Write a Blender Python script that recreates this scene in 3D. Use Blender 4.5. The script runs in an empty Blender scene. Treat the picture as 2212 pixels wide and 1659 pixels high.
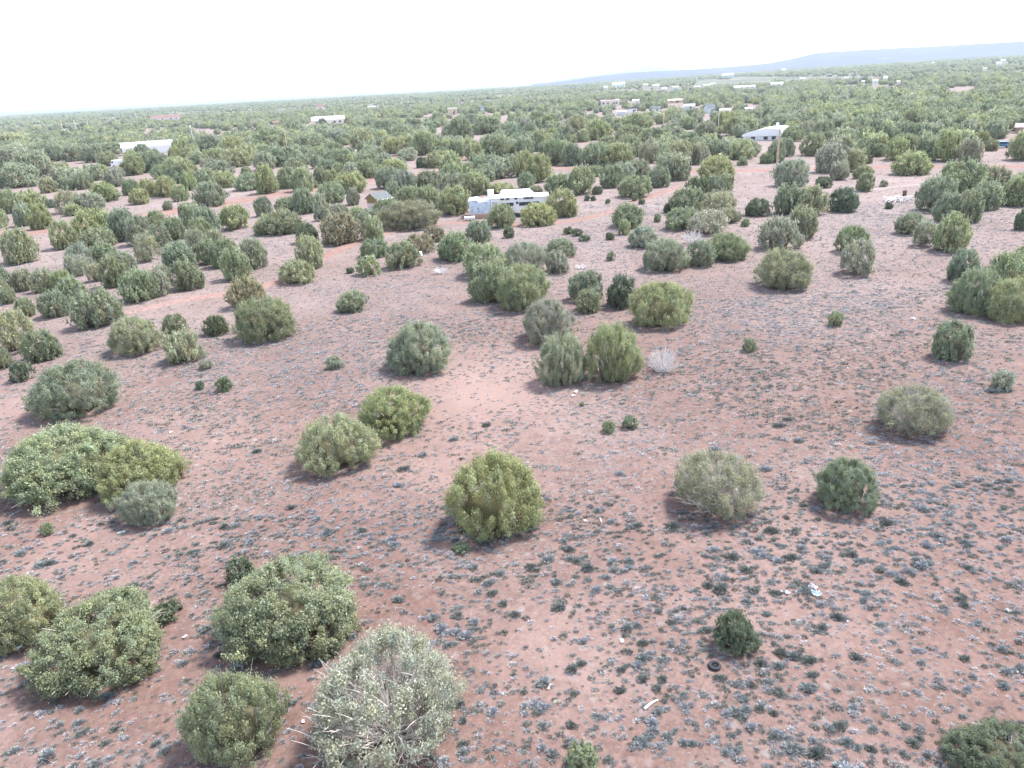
import bpy, bmesh, math, random
import numpy as np
from mathutils import Vector, Matrix, noise as mnoise
random.seed(7); rng = np.random.default_rng(7)
R = math.radians
scene = bpy.context.scene
COL = scene.collection

# ------------------------------------------------------------------ camera
CAM_H = 20.0
FPX = 731.0                       # focal length in pixels of a 1024 wide picture
PITCH = R(22.3)
ROLL = R(3.15)
cam_d = bpy.data.cameras.new("camera"); cam = bpy.data.objects.new("camera", cam_d); COL.objects.link(cam)
scene.camera = cam
cam_d.sensor_fit = 'HORIZONTAL'; cam_d.sensor_width = 36.0
cam_d.lens = 36.0 * FPX / 1024.0
cam_d.clip_start = 0.5; cam_d.clip_end = 60000
fwd = Vector((0, math.cos(PITCH), -math.sin(PITCH)))
rgt0 = Vector((1, 0, 0)); up0 = rgt0.cross(fwd)
rgt = rgt0 * math.cos(ROLL) - up0 * math.sin(ROLL)
up = up0 * math.cos(ROLL) + rgt0 * math.sin(ROLL)
rot = Matrix((rgt, up, -fwd)).transposed()
cam.matrix_world = Matrix.Translation((0, 0, CAM_H)) @ rot.to_4x4()
CP = Vector((0, 0, CAM_H))

# ------------------------------------------------------------------ world, sun, exposure
SUN_EL, SUN_AZ = R(58), R(58)     # azimuth clockwise from +Y (view direction)
world = bpy.data.worlds.new("World"); scene.world = world; world.use_nodes = True
nt = world.node_tree; nt.nodes.clear()
sky = nt.nodes.new('ShaderNodeTexSky'); sky.sky_type = 'NISHITA'; sky.sun_disc = False
sky.sun_elevation = SUN_EL; sky.sun_rotation = SUN_AZ
sky.air_density = 1.0; sky.dust_density = 4.0; sky.ozone_density = 1.0; sky.altitude = 1700
hs = nt.nodes.new('ShaderNodeHueSaturation'); hs.inputs['Saturation'].default_value = 0.6
bg = nt.nodes.new('ShaderNodeBackground'); bg.inputs['Strength'].default_value = 0.14
wo = nt.nodes.new('ShaderNodeOutputWorld')
nt.links.new(sky.outputs[0], hs.inputs['Color']); nt.links.new(hs.outputs[0], bg.inputs['Color'])
nt.links.new(bg.outputs[0], wo.inputs['Surface'])
sun_d = bpy.data.lights.new("sun", 'SUN'); sun_d.energy = 2.4; sun_d.angle = R(8); sun_d.color = (1.0, 0.95, 0.90)
sun = bpy.data.objects.new("sun", sun_d); COL.objects.link(sun)
sdir = Vector((math.sin(SUN_AZ) * math.cos(SUN_EL), math.cos(SUN_AZ) * math.cos(SUN_EL), math.sin(SUN_EL)))
sun.rotation_euler = sdir.to_track_quat('Z', 'Y').to_euler(); sun.location = (0, 0, 60)
scene.view_settings.view_transform = 'Standard'; scene.view_settings.look = 'None'
scene.view_settings.gamma = 1.0; scene.view_settings.exposure = 1.93
scene.render.resolution_x = 1024; scene.render.resolution_y = 768
scene.cycles.max_bounces = 5; scene.cycles.diffuse_bounces = 4; scene.cycles.transparent_max_bounces = 6
scene.cycles.volume_bounces = 1

# ------------------------------------------------------------------ mapping between the photograph (2212 x 1659) and the ground
K = 1024.0 / 2212.0
def sm(a, b, x):
    t = min(1, max(0, (x - a) / (b - a))); return t * t * (3 - 2 * t)
def H(x, y):
    r = math.hypot(x, y); az = math.degrees(math.atan2(x, y)) if y > -1 else 90
    z = 15.0 * sm(500, 2600, r) * sm(-6, 34, az) * (1 if az < 120 else sm(180, 120, az))
    z += 0.12 * math.sin(x * 0.11 + 1) * math.sin(y * 0.09)
    if r > 300: z += 1.2 * sm(300, 900, r) * math.sin(x * 0.011 + 2) * math.sin(y * 0.013)
    return z
def ray(sx, sy):
    u = (sx * K - 512) / FPX; v = (384 - sy * K) / FPX
    return (fwd + rgt * u + up * v).normalized()
def P(sx, sy, lift=0.0):
    d = ray(sx, sy); t = 5.0; prev = t
    for i in range(3000):
        p = CP + d * t
        if p.z < H(p.x, p.y) + lift: break
        prev = t; t *= 1.01
        if t > 14000: return CP + d * 14000
    lo, hi = prev, t
    for i in range(24):
        m = (lo + hi) / 2; p = CP + d * m
        if p.z < H(p.x, p.y) + lift: hi = m
        else: lo = m
    return CP + d * hi
def proj(x, y, z):
    q = Vector((x, y, z)) - CP; dep = q.dot(fwd)
    if dep < 0.1: return (-9999, -9999, dep)
    return ((512 + FPX * q.dot(rgt) / dep) / K, (384 - FPX * q.dot(up) / dep) / K, dep)

# ------------------------------------------------------------------ materials
def mat(name):
    m = bpy.data.materials.new(name); m.use_nodes = True
    n = m.node_tree; b = n.nodes['Principled BSDF']; b.inputs['Roughness'].default_value = 0.85
    b.inputs['Specular IOR Level'].default_value = 0.2
    return m, n, b
def nd(n, t, **kw):
    x = n.nodes.new(t)
    for k, v in kw.items():
        if k.startswith('i_'): x.inputs[k[2:].replace('_', ' ')].default_value = v
        else: setattr(x, k, v)
    return x
def noise_tex(n, scale, detail=4, rough=0.55, coord=None, dist=0.0):
    t = nd(n, 'ShaderNodeTexNoise'); t.inputs['Scale'].default_value = scale
    t.inputs['Detail'].default_value = detail; t.inputs['Roughness'].default_value = rough
    t.inputs['Distortion'].default_value = dist
    if coord: n.links.new(coord, t.inputs['Vector'])
    return t
def ramp(n, src, stops):
    r = nd(n, 'ShaderNodeValToRGB'); e = r.color_ramp.elements
    while len(e) > 1: e.remove(e[-1])
    e[0].position = stops[0][0]; e[0].color = (*stops[0][1], 1)
    for p, c in stops[1:]:
        q = e.new(p); q.color = (*c, 1)
    n.links.new(src, r.inputs['Fac']); return r
def mix(n, fac, a, b, mode='MIX'):
    m = nd(n, 'ShaderNodeMix', data_type='RGBA', blend_type=mode)
    for s, v in ((m.inputs[0], fac), (m.inputs[6], a), (m.inputs[7], b)):
        if isinstance(v, (int, float)): s.default_value = v
        elif isinstance(v, tuple): s.default_value = (*v, 1)
        else: n.links.new(v, s)
    return m.outputs[2]
def plain(name, c, rough=0.8, var=0.12, scale=2.0, metal=0.0):
    m, n, b = mat(name); b.inputs['Roughness'].default_value = rough; b.inputs['Metallic'].default_value = metal
    tc = nd(n, 'ShaderNodeTexCoord'); t = noise_tex(n, scale, 5, 0.6, tc.outputs['Object'])
    lo = tuple(x * (1 - var) for x in c); hi = tuple(min(1, x * (1 + var)) for x in c)
    r = ramp(n, t.outputs['Fac'], [(0.3, lo), (0.7, hi)]); n.links.new(r.outputs[0], b.inputs['Base Color'])
    return m

def soil_nodes(n, b, soil_a, soil_b, pale):
    tc = nd(n, 'ShaderNodeTexCoord'); co = tc.outputs['Object']
    big = noise_tex(n, 0.035, 5, 0.6, co); med = noise_tex(n, 0.35, 6, 0.65, co, 0.6); fin = noise_tex(n, 6.0, 5, 0.7, co)
    grit = noise_tex(n, 28.0, 3, 0.7, co)
    c1 = ramp(n, med.outputs['Fac'], [(0.3, soil_a), (0.7, soil_b)])
    f1 = ramp(n, big.outputs['Fac'], [(0.45, (0, 0, 0)), (0.68, (1, 1, 1))])
    c2 = mix(n, f1.outputs[0], c1.outputs[0], pale)
    f2 = ramp(n, fin.outputs['Fac'], [(0.35, (0.80, 0.80, 0.80)), (0.65, (1.14, 1.14, 1.14))])
    c3 = mix(n, 1.0, c2, f2.outputs[0], 'MULTIPLY')
    f3 = ramp(n, grit.outputs['Fac'], [(0.3, (0.86, 0.86, 0.88)), (0.7, (1.1, 1.1, 1.1))])
    c4 = mix(n, 1.0, c3, f3.outputs[0], 'MULTIPLY')
    m2 = noise_tex(n, 1.3, 6, 0.75, co, 1.2); f4 = ramp(n, m2.outputs['Fac'], [(0.36, (0.78, 0.76, 0.76)), (0.5, (1, 1, 1)), (0.66, (1.16, 1.17, 1.18))])
    c4 = mix(n, 1.0, c4, f4.outputs[0], 'MULTIPLY')
    peb = nd(n, 'ShaderNodeTexVoronoi'); peb.inputs['Scale'].default_value = 7.0; n.links.new(co, peb.inputs['Vector'])
    pf = ramp(n, peb.outputs['Distance'], [(0.10, (1, 1, 1)), (0.2, (0, 0, 0))]); sel = nd(n, 'ShaderNodeSeparateColor'); n.links.new(peb.outputs['Color'], sel.inputs[0])
    gt = nd(n, 'ShaderNodeMath', operation='GREATER_THAN'); gt.inputs[1].default_value = 0.55; n.links.new(sel.outputs[0], gt.inputs[0])
    pm = nd(n, 'ShaderNodeMath', operation='MULTIPLY'); n.links.new(pf.outputs[0], pm.inputs[0]); n.links.new(gt.outputs[0], pm.inputs[1])
    pc = ramp(n, sel.outputs[1], [(0.3, (0.05, 0.04, 0.035)), (0.6, (0.13, 0.11, 0.10)), (0.85, (0.30, 0.28, 0.27))]); c4 = mix(n, pm.outputs[0], c4, pc.outputs[0])
    bump = nd(n, 'ShaderNodeBump'); bump.inputs['Strength'].default_value = 0.5; bump.inputs['Distance'].default_value = 0.06
    n.links.new(fin.outputs['Fac'], bump.inputs['Height']); n.links.new(bump.outputs[0], b.inputs['Normal'])
    return co, c4

m_ground, n, b = mat("desert_ground")
co, c4 = soil_nodes(n, b, (0.130, 0.080, 0.066), (0.176, 0.117, 0.101), (0.212, 0.158, 0.144))
# pale trampled patches of bare soil
wob = noise_tex(n, 0.25, 4, 0.6, co)
for (psx, psy, prad, pk) in ((1040, 840, 9, .8), (960, 1010, 6, .5), (60, 880, 7, .6), (380, 960, 8, .5), (1240, 1400, 4, .35), (1330, 560, 10, .4), (560, 1440, 3, .4), (150, 1180, 5, .4), (760, 960, 5, .4), (1700, 1250, 6, .3)):
    w_ = P(psx, psy); vd = nd(n, 'ShaderNodeVectorMath', operation='DISTANCE'); n.links.new(co, vd.inputs[0]); vd.inputs[1].default_value = (w_.x, w_.y, w_.z)
    ma = nd(n, 'ShaderNodeMath', operation='MULTIPLY_ADD'); n.links.new(wob.outputs['Fac'], ma.inputs[0]); ma.inputs[1].default_value = prad * 1.6; n.links.new(vd.outputs['Value'], ma.inputs[2])
    mp_ = nd(n, 'ShaderNodeMapRange'); mp_.inputs['From Min'].default_value = prad * .9; mp_.inputs['From Max'].default_value = prad * 2.0; mp_.inputs['To Min'].default_value = pk; mp_.inputs['To Max'].default_value = 0
    n.links.new(ma.outputs[0], mp_.inputs['Value']); c4 = mix(n, mp_.outputs[0], c4, (0.255, 0.178, 0.157))
# low scrub litter: small grey and dark flecks of dry vegetation lying on the soil
v1 = nd(n, 'ShaderNodeTexVoronoi'); v1.inputs['Scale'].default_value = 1.6; v1.inputs['Randomness'].default_value = 1
n.links.new(co, v1.inputs['Vector'])
patch = noise_tex(n, 0.06, 4, 0.6, co); pr = ramp(n, patch.outputs['Fac'], [(0.40, (0, 0, 0)), (0.62, (1, 1, 1))])
vf = ramp(n, v1.outputs['Distance'], [(0.16, (1, 1, 1)), (0.34, (0, 0, 0))])
vm = nd(n, 'ShaderNodeMath', operation='MULTIPLY'); n.links.new(pr.outputs[0], vm.inputs[0]); n.links.new(vf.outputs[0], vm.inputs[1])
vm2 = nd(n, 'ShaderNodeMath', operation='MULTIPLY'); n.links.new(vm.outputs[0], vm2.inputs[0]); vm2.inputs[1].default_value = 0.55
vc = ramp(n, v1.outputs['Color'], [(0.2, (0.075, 0.08, 0.07)), (0.5, (0.18, 0.185, 0.19)), (0.8, (0.28, 0.275, 0.27))])
c5 = mix(n, vm2.outputs[0], c4, vc.outputs[0])
geo0 = nd(n, 'ShaderNodeNewGeometry'); ln0 = nd(n, 'ShaderNodeVectorMath', operation='LENGTH'); n.links.new(geo0.outputs['Position'], ln0.inputs[0])
mr0 = nd(n, 'ShaderNodeMapRange'); mr0.inputs['From Min'].default_value = 40; mr0.inputs['From Max'].default_value = 120; mr0.inputs['To Max'].default_value = 0.7
n.links.new(ln0.outputs['Value'], mr0.inputs['Value'])
gn = noise_tex(n, 0.09, 6, 0.7, co); gc = ramp(n, gn.outputs['Fac'], [(0.35, (0.185, 0.150, 0.141)), (0.65, (0.275, 0.228, 0.220))])
c5 = mix(n, mr0.outputs[0], c5, gc.outputs[0])
# far scrub: beyond a kilometre the plain is a mosaic of scrub and pale grass
geo = nd(n, 'ShaderNodeNewGeometry'); ln = nd(n, 'ShaderNodeVectorMath', operation='LENGTH'); n.links.new(geo.outputs['Position'], ln.inputs[0])
mr = nd(n, 'ShaderNodeMapRange'); mr.inputs['From Min'].default_value = 500; mr.inputs['From Max'].default_value = 1500
n.links.new(ln.outputs['Value'], mr.inputs['Value'])
fn = noise_tex(n, 0.012, 6, 0.7, co)
fc = ramp(n, fn.outputs['Fac'], [(0.42, (0.085, 0.10, 0.075)), (0.55, (0.12, 0.13, 0.10)), (0.66, (0.24, 0.21, 0.19))])
c6 = mix(n, mr.outputs[0], c5, fc.outputs[0])
n.links.new(c6, b.inputs['Base Color']); b.inputs['Roughness'].default_value = 0.95; b.inputs['Specular IOR Level'].default_value = 0.1

m_road, n, b = mat("red_dirt"); co, c = soil_nodes(n, b, (0.215, 0.132, 0.110), (0.248, 0.164, 0.143), (0.27, 0.188, 0.168))
n.links.new(c, b.inputs['Base Color']); b.inputs['Roughness'].default_value = 0.95; b.inputs['Specular IOR Level'].default_value = 0.1
m_pale, n, b = mat("pale_dirt"); co, c = soil_nodes(n, b, (0.23, 0.19, 0.18), (0.27, 0.23, 0.22), (0.29, 0.25, 0.24))
n.links.new(c, b.inputs['Base Color']); b.inputs['Roughness'].default_value = 0.95; b.inputs['Specular IOR Level'].default_value = 0.1

def leaf_material(name, use_obj, trans=0.38):
    m, n, b = mat(name)
    at = nd(n, 'ShaderNodeAttribute', attribute_name='tint')
    if use_obj:
        oi = nd(n, 'ShaderNodeObjectInfo'); c = mix(n, 1.0, oi.outputs['Color'], at.outputs['Color'], 'MULTIPLY')
    else: c = at.outputs['Color']
    n.links.new(c, b.inputs['Base Color']); b.inputs['Roughness'].default_value = 0.9; b.inputs['Specular IOR Level'].default_value = 0.08
    tr = nd(n, 'ShaderNodeBsdfTranslucent'); n.links.new(c, tr.inputs['Color'])
    mx = nd(n, 'ShaderNodeMixShader'); mx.inputs[0].default_value = trans
    n.links.new(b.outputs[0], mx.inputs[1]); n.links.new(tr.outputs[0], mx.inputs[2])
    n.links.new(mx.outputs[0], n.nodes['Material Output'].inputs['Surface'])
    return m
m_leaf = leaf_material("juniper_foliage", True)
m_leaf2 = leaf_material("woodland_foliage", False)
m_sage = leaf_material("sagebrush_leaves", False, 0.15)
m_bark = plain("grey_bark", (0.52, 0.48, 0.45), 0.9, 0.3, 9)
m_dead = plain("bleached_wood", (0.66, 0.63, 0.62), 0.9, 0.2, 9)

# ------------------------------------------------------------------ mesh helpers
def mesh_np(name, verts, faces, m, tint=None, k=4):
    me = bpy.data.meshes.new(name); nv = len(verts); nf = len(faces)
    me.vertices.add(nv); me.vertices.foreach_set('co', np.asarray(verts, np.float32).ravel())
    me.loops.add(nf * k); me.loops.foreach_set('vertex_index', np.asarray(faces, np.int32).ravel())
    me.polygons.add(nf); me.polygons.foreach_set('loop_start', np.arange(0, nf * k, k, dtype=np.int32))
    me.update(calc_edges=True)
    if tint is not None:
        a = me.color_attributes.new('tint', 'FLOAT_COLOR', 'POINT')
        col = np.ones((nv, 4), np.float32); col[:, :3] = tint; a.data.foreach_set('color', col.ravel())
    me.materials.append(m); return me
def new_obj(name, data, parent=None):
    o = bpy.data.objects.new(name, data); COL.objects.link(o); o.parent = parent; return o
def tag(o, label=None, cat=None, group=None, kind=None):
    if label: o['label'] = label
    if cat: o['category'] = cat
    if group: o['group'] = group
    if kind: o['kind'] = kind
    return o
class MB:
    def __init__(s): s.bm = bmesh.new()
    def box(s, c, d, rz=0, taper=None, shear=0):
        vs = bmesh.ops.create_cube(s.bm, size=1)['verts']
        for v in vs:
            f = 1.0
            if taper and v.co.z > 0: f = taper
            v.co = Vector((v.co.x * d[0] * f, v.co.y * d[1] * f, v.co.z * d[2]))
        bmesh.ops.rotate(s.bm, verts=vs, cent=(0, 0, 0), matrix=Matrix.Rotation(rz, 3, 'Z'))
        bmesh.ops.translate(s.bm, verts=vs, vec=c); return s
    def tube(s, pts, rad, seg=6):
        rings = []
        for i, p in enumerate(pts):
            p = Vector(p); a = Vector(pts[max(0, i - 1)]); c = Vector(pts[min(len(pts) - 1, i + 1)])
            d = (c - a).normalized(); q = d.to_track_quat('Z', 'Y')
            r = rad[i] if isinstance(rad, (list, tuple)) else rad
            rings.append([s.bm.verts.new(p + q @ Vector((r * math.cos(2 * math.pi * j / seg), r * math.sin(2 * math.pi * j / seg), 0))) for j in range(seg)])
        for i in range(len(rings) - 1):
            for j in range(seg):
                s.bm.faces.new((rings[i][j], rings[i][(j + 1) % seg], rings[i + 1][(j + 1) % seg], rings[i + 1][j]))
        s.bm.faces.new(rings[0][::-1]); s.bm.faces.new(rings[-1]); return s
    def prism(s, prof, y0, y1):        # profile in x,z extruded along y
        a = [s.bm.verts.new((x, y0, z)) for x, z in prof]; c = [s.bm.verts.new((x, y1, z)) for x, z in prof]
        s.bm.faces.new(a); s.bm.faces.new(c[::-1]); k = len(prof)
        for i in range(k): s.bm.faces.new((a[i], c[i], c[(i + 1) % k], a[(i + 1) % k]))
        return s
    def build(s, name, m, parent=None, smooth=False, bevel=0):
        bmesh.ops.recalc_face_normals(s.bm, faces=s.bm.faces)
        if bevel: bmesh.ops.bevel(s.bm, geom=s.bm.edges[:], offset=bevel, segments=1, affect='EDGES', profile=0.5)
        me = bpy.data.meshes.new(name); s.bm.to_mesh(me); s.bm.free(); me.materials.append(m)
        if smooth:
            for p in me.polygons: p.use_smooth = True
        return new_obj(name, me, parent)

# ------------------------------------------------------------------ ground, tracks, hills
def build_ground():
    rs = [0.0] + list(np.geomspace(4, 14000, 190)); az = np.concatenate([np.arange(-48, 48, 0.6), np.arange(48, 312, 4)])
    na = len(az); V = []; F = []
    for r in rs:
        for a in az:
            x = r * math.sin(R(a)); y = r * math.cos(R(a)); V.append((x, y, H(x, y)))
    for i in range(len(rs) - 1):
        for j in range(na):
            k = (j + 1) % na; F.append((i * na + j, i * na + k, (i + 1) * na + k, (i + 1) * na + j))
    me = mesh_np("ground", V, F, m_ground)
    for p in me.polygons: p.use_smooth = True
    o = new_obj("ground", me); tag(o, kind='structure'); return o
ground = build_ground()

def strip(name, pts, w, m, lift, wob=0.5, seed=1):
    Wp = [P(*p) for p in pts]; pl = []
    for a, c in zip(Wp[:-1], Wp[1:]):
        k = max(2, int((c - a).length / 3.0))
        pl += [a.lerp(c, i / k) for i in range(k)]
    pl.append(Wp[-1])
    for it in range(6): pl = [pl[0]] + [(pl[i - 1] + pl[i] * 2 + pl[i + 1]) / 4 for i in range(1, len(pl) - 1)] + [pl[-1]]
    V = []; F = []
    for i, p in enumerate(pl):
        d = (pl[min(i + 1, len(pl) - 1)] - pl[max(i - 1, 0)]); d.z = 0; d.normalize(); nn = Vector((-d.y, d.x, 0))
        for s in (-1, -0.5, 0, 0.5, 1):
            q = p + nn * s * (w / 2 + wob * mnoise.noise(Vector((p.x * 0.15, p.y * 0.15, seed + s))))
            V.append((q.x, q.y, H(q.x, q.y) + lift - (0.0 if abs(s) < 1 else 0.03 + lift)))
    for i in range(len(pl) - 1):
        for j in range(4): F.append((i * 5 + j, i * 5 + j + 1, i * 5 + j + 6, i * 5 + j + 5))
    o = new_obj(name, mesh_np(name, V, F, m)); tag(o, kind='structure'); return pl
ROADS = []
def road(name, pts, w, m=None, lift=0.05, seed=1):
    ROADS.append((strip(name, pts, w, m or m_road, lift, 0.25 * w, seed), w))
road("dirt_road", [(-60, 514), (15, 508), (107, 500), (240, 478), (380, 456), (490, 438), (590, 422), (740, 398), (820, 388), (920, 375), (1000, 360), (1060, 347), (1120, 340)], 10.0)
road("dirt_road", [(1035, 352), (1110, 358), (1200, 363), (1306, 366), (1450, 369), (1600, 370), (1700, 366), (1900, 361), (2300, 359)], 6.0, seed=2, lift=0.07)
road("dirt_track", [(480, 318), (560, 322), (620, 328), (700, 335), (800, 340), (900, 341), (1000, 345), (1060, 338), (1150, 322), (1210, 313), (1290, 306), (1380, 288), (1440, 274), (1520, 262)], 5.0, seed=3, lift=0.09)
road("dirt_track", [(190, 695), (340, 655), (430, 642), (520, 630), (610, 617), (690, 560), (760, 520), (850, 497), (950, 481), (1003, 474), (1110, 490), (1200, 487), (1290, 470), (1400, 425), (1480, 400)], 2.6, seed=4, lift=0.04)
road("dirt_track", [(640, 360), (560, 400), (430, 420), (300, 430)], 3.5, m_pale, seed=5, lift=0.06)
road("dirt_track", [(1800, 420), (1860, 412), (1920, 404), (1990, 398)], 2.0, m_pale, seed=6, lift=0.03)

m_hill, n, b = mat("mesa_rock"); tc = nd(n, 'ShaderNodeTexCoord')
t1 = noise_tex(n, 0.0016, 6, 0.65, tc.outputs['Object'], 0.8)
mp = nd(n, 'ShaderNodeMapping'); mp.inputs['Scale'].default_value = (0.0012, 0.0012, 0.03); n.links.new(tc.outputs['Object'], mp.inputs['Vector'])
t2 = noise_tex(n, 1.0, 5, 0.6, mp.outputs[0])
r1 = ramp(n, t1.outputs['Fac'], [(0.4, (0.012, 0.022, 0.035)), (0.6, (0.035, 0.045, 0.055))])
r2 = ramp(n, t2.outputs['Fac'], [(0.66, (0, 0, 0)), (0.72, (1, 1, 1))])
n.links.new(mix(n, r2.outputs[0], r1.outputs[0], (0.30, 0.31, 0.31)), b.inputs['Base Color'])
def ridge(name, prof, D0, D1, seed, foot_z):
    V = []; F = []; cols = 160; rows = 16; xs = np.linspace(prof[0][0], prof[-1][0], cols)
    for x in xs:
        for (xa, ya), (xb, yb) in zip(prof[:-1], prof[1:]):
            if xa <= x <= xb: y = ya + (yb - ya) * (x - xa) / (xb - xa); break
        d = ray(x, y); hd = Vector((d.x, d.y, 0)); tz = d.z / hd.length; hd.normalize()
        top = CAM_H + D1 * tz
        for j in range(rows):
            t = j / (rows - 1)
            if t < 0.8:
                s = t / 0.8; D = D0 + (D1 - D0) * s
                fz = H(hd.x * D0, hd.y * D0) + foot_z
                prf = 0.35 * s + 0.65 * s ** 2.6
                z = fz + (top - fz) * prf
                z += (top - fz) * 0.10 * mnoise.noise(Vector((hd.x * D * 0.002, s * 3, seed))) * (1 - s) * min(1, s * 4)
            else: D = D1 + (t - 0.8) * 5 * 2500; z = top - 2
            V.append((hd.x * D, hd.y * D, z))
    for i in range(cols - 1):
        for j in range(rows - 1): a = i * rows + j; F.append((a, a + 1, a + rows + 1, a + rows))
    me = mesh_np(name, V, F, m_hill)
    for p in me.polygons: p.use_smooth = True
    tag(new_obj(name, me), kind='structure')
ridge("mesa", [(1150, 181), (1206, 175), (1281, 165), (1356, 156), (1481, 150), (1581, 143), (1659, 136), (1709, 126), (1766, 113), (1809, 110), (1909, 104), (2034, 98), (2212, 88), (2500, 76), (2900, 66)], 3600, 5200, 1.3, -6)
ridge("hills", [(1200, 172), (1268, 163), (1331, 155), (1381, 146), (1406, 140), (1456, 149), (1520, 150), (1600, 146)], 8000, 9800, 4.1, -10)
ridge("hills", [(-400, 263), (-100, 247), (0, 242), (150, 234), (300, 226.5), (420, 219), (600, 209.5), (700, 205), (800, 198.5), (1000, 188.5), (1106, 182.5), (1210, 176)], 9000, 11500, 7.7, -10)

# ------------------------------------------------------------------ juniper prototypes (unit size: radius 1, height 1)
def unit(v): return v / (np.linalg.norm(v, axis=-1, keepdims=True) + 1e-9)
def ico(sub):
    bm = bmesh.new(); bmesh.ops.create_icosphere(bm, subdivisions=sub, radius=1)
    v = np.array([x.co[:] for x in bm.verts]); f = np.array([[x.index for x in p.verts] for p in bm.faces]); bm.free(); return v, f
ICO1 = ico(1); ICO2 = ico(2)
def dome_r(z):                     # outline of a juniper: widest low, tucked in at the foot
    z = np.clip(z, 0, 1)
    return np.where(z > 0.34, np.sqrt(np.clip(1 - ((z - 0.34) / 0.66) ** 2, 0, 1)), 1 - 0.26 * ((0.34 - z) / 0.34) ** 2)
def crown_arrays(seed, ncl, nlf, leaf, style='dense', asp=0.8):
    """leaf sprays gathered in clumps on the lobed outline; returns verts, quads, tint. asp = height / radius of the finished crown"""
    g = np.random.default_rng(seed)
    a = g.uniform(0, 2 * np.pi, ncl); z = np.where(g.random(ncl) < .58, .34 + .63 * np.sqrt(1 - g.uniform(0, 1, ncl)), g.uniform(.02, .5, ncl))
    if style == 'silver': z = 0.10 + 0.87 * z ** 0.8
    ph = g.uniform(0, 6.28, 8)
    amp = {'dense': 0.11, 'silver': 0.17, 'tufted': 0.15, 'wide': 0.15}[style]
    lob = 1 + amp * (np.sin(3 * a + ph[0] + 3 * z) + 0.7 * np.sin(5 * a + ph[1] - 5 * z) + 0.6 * np.sin(2 * a + ph[2] + 7 * z))
    topw = 1 + 0.10 * np.sin(2 * a + ph[3]) + 0.08 * np.sin(3 * a + ph[4])
    depth = 1 - np.abs(g.normal(0, {'dense': .07, 'silver': .16, 'tufted': .10, 'wide': .10}[style], ncl))
    rr = dome_r(z) * lob * depth
    sp = g.random(ncl) < .13; rr = rr * np.where(sp, g.uniform(1.03, 1.13, ncl), 1)      # stray sprigs break the outline
    C = np.stack([rr * np.cos(a), rr * np.sin(a), (0.04 + z * 0.93) * (0.9 + 0.1 * topw)], 1)
    doms = {'wide': [(0, 0, .72, 1.0), (.36, .12, .62, .86), (-.34, .22, .64, .80), (.05, -.40, .60, .74), (-.2, -.3, .5, .9)],
            'dense': [[(0, 0, 1, 1)], [(0, 0, .92, 1), (.34, -.1, .62, .72)], [(.08, 0, .90, 1), (-.40, .1, .58, .66)]][seed % 3],
            'tufted': [[(0, 0, .95, 1), (.3, .2, .66, .86)], [(0, 0, 1, .96)], [(.12, 0, .84, 1), (-.32, -.15, .66, .80)]][seed % 3],
            'silver': [(0, 0, .86, 1), (.25, -.2, .74, .82), (-.28, .1, .70, .86)]}[style]
    wts = np.array([q[2] ** 2 for q in doms]); di = g.choice(len(doms), ncl, p=wts / wts.sum()); dm = np.array(doms)[di]
    loc = C.copy()
    C = C * np.stack([dm[:, 2], dm[:, 2], dm[:, 3]], 1); C[:, :2] += dm[:, :2]
    for k, (qx, qy, qr, qh) in enumerate(doms):   # clumps buried inside a neighbouring lobe come out to its skin
        dx = (C[:, 0] - qx) / qr; dy = (C[:, 1] - qy) / qr; zz = np.clip(C[:, 2] / qh, 0, 1); rad_ = np.hypot(dx, dy) + 1e-6; lim = dome_r(zz) * .93
        ins = (di != k) & (rad_ < lim) & (C[:, 2] < qh)
        C[ins, 0] = qx + dx[ins] / rad_[ins] * lim[ins] * qr; C[ins, 1] = qy + dy[ins] / rad_[ins] * lim[ins] * qr
    hole = np.sin(C[:, 0] * 5 + ph[5]) * np.sin(C[:, 1] * 5 + ph[6]) * np.sin(C[:, 2] * 7 + ph[7]); C[:, :2] *= (1 - .16 * np.clip(hole - .25, 0, 1) / .75 * 1.3)[:, None]
    out = unit(np.stack([C[:, 0], C[:, 1], (C[:, 2] - 0.25) * asp * 1.3], 1))
    upw = {'dense': 0.35, 'silver': 0.55, 'tufted': 0.9, 'wide': 0.35}[style]
    axis = unit(out + np.array([0, 0, upw]) + g.normal(0, .18, (ncl, 3)))
    size = g.uniform(0.055, 0.100, ncl) * {'dense': 1.0, 'silver': 1.05, 'tufted': 1.05, 'wide': 1.0}[style] * (240 / ncl) ** 0.33
    shade = np.clip(g.normal(1.0, .17, ncl), .55, 1.45)
    yel = g.uniform(0, 1, ncl)
    N = ncl * nlf; ci = np.repeat(np.arange(ncl), nlf)
    d = unit(g.normal(0, 1, (N, 3)) + axis[ci] * 0.55); rad = np.where(g.random(N) < .28, g.uniform(0.9, 1.9, N), g.uniform(0.65, 1, N))
    lp = d * (rad * size[ci])[:, None]
    al = g.uniform(-0.3, 1.0, N) * size[ci] * 1.05
    lp += axis[ci] * ((lp * axis[ci]).sum(1) * 0.55)[:, None]
    pos = C[ci] + lp * np.array([1, 1, 1 / asp * .9]) + axis[ci] * (al * .6)[:, None] * np.array([1, 1, 1 / asp])
    tan = np.cross(d, g.normal(0, 1, (N, 3))); ld = unit(unit(tan) * 0.8 + axis[ci] * 0.15 + d * g.uniform(-.2, .7, N)[:, None])
    wd = unit(np.cross(ld, d + g.normal(0, .45, (N, 3))))
    L = leaf * g.uniform(.5, 1.4, N); Wd = L * g.uniform(.6, 1.0, N)
    sc = np.array([1, 1, 1 / asp])
    p0 = pos - wd * (Wd / 2)[:, None] * sc; p1 = pos + wd * (Wd / 2)[:, None] * sc
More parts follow.
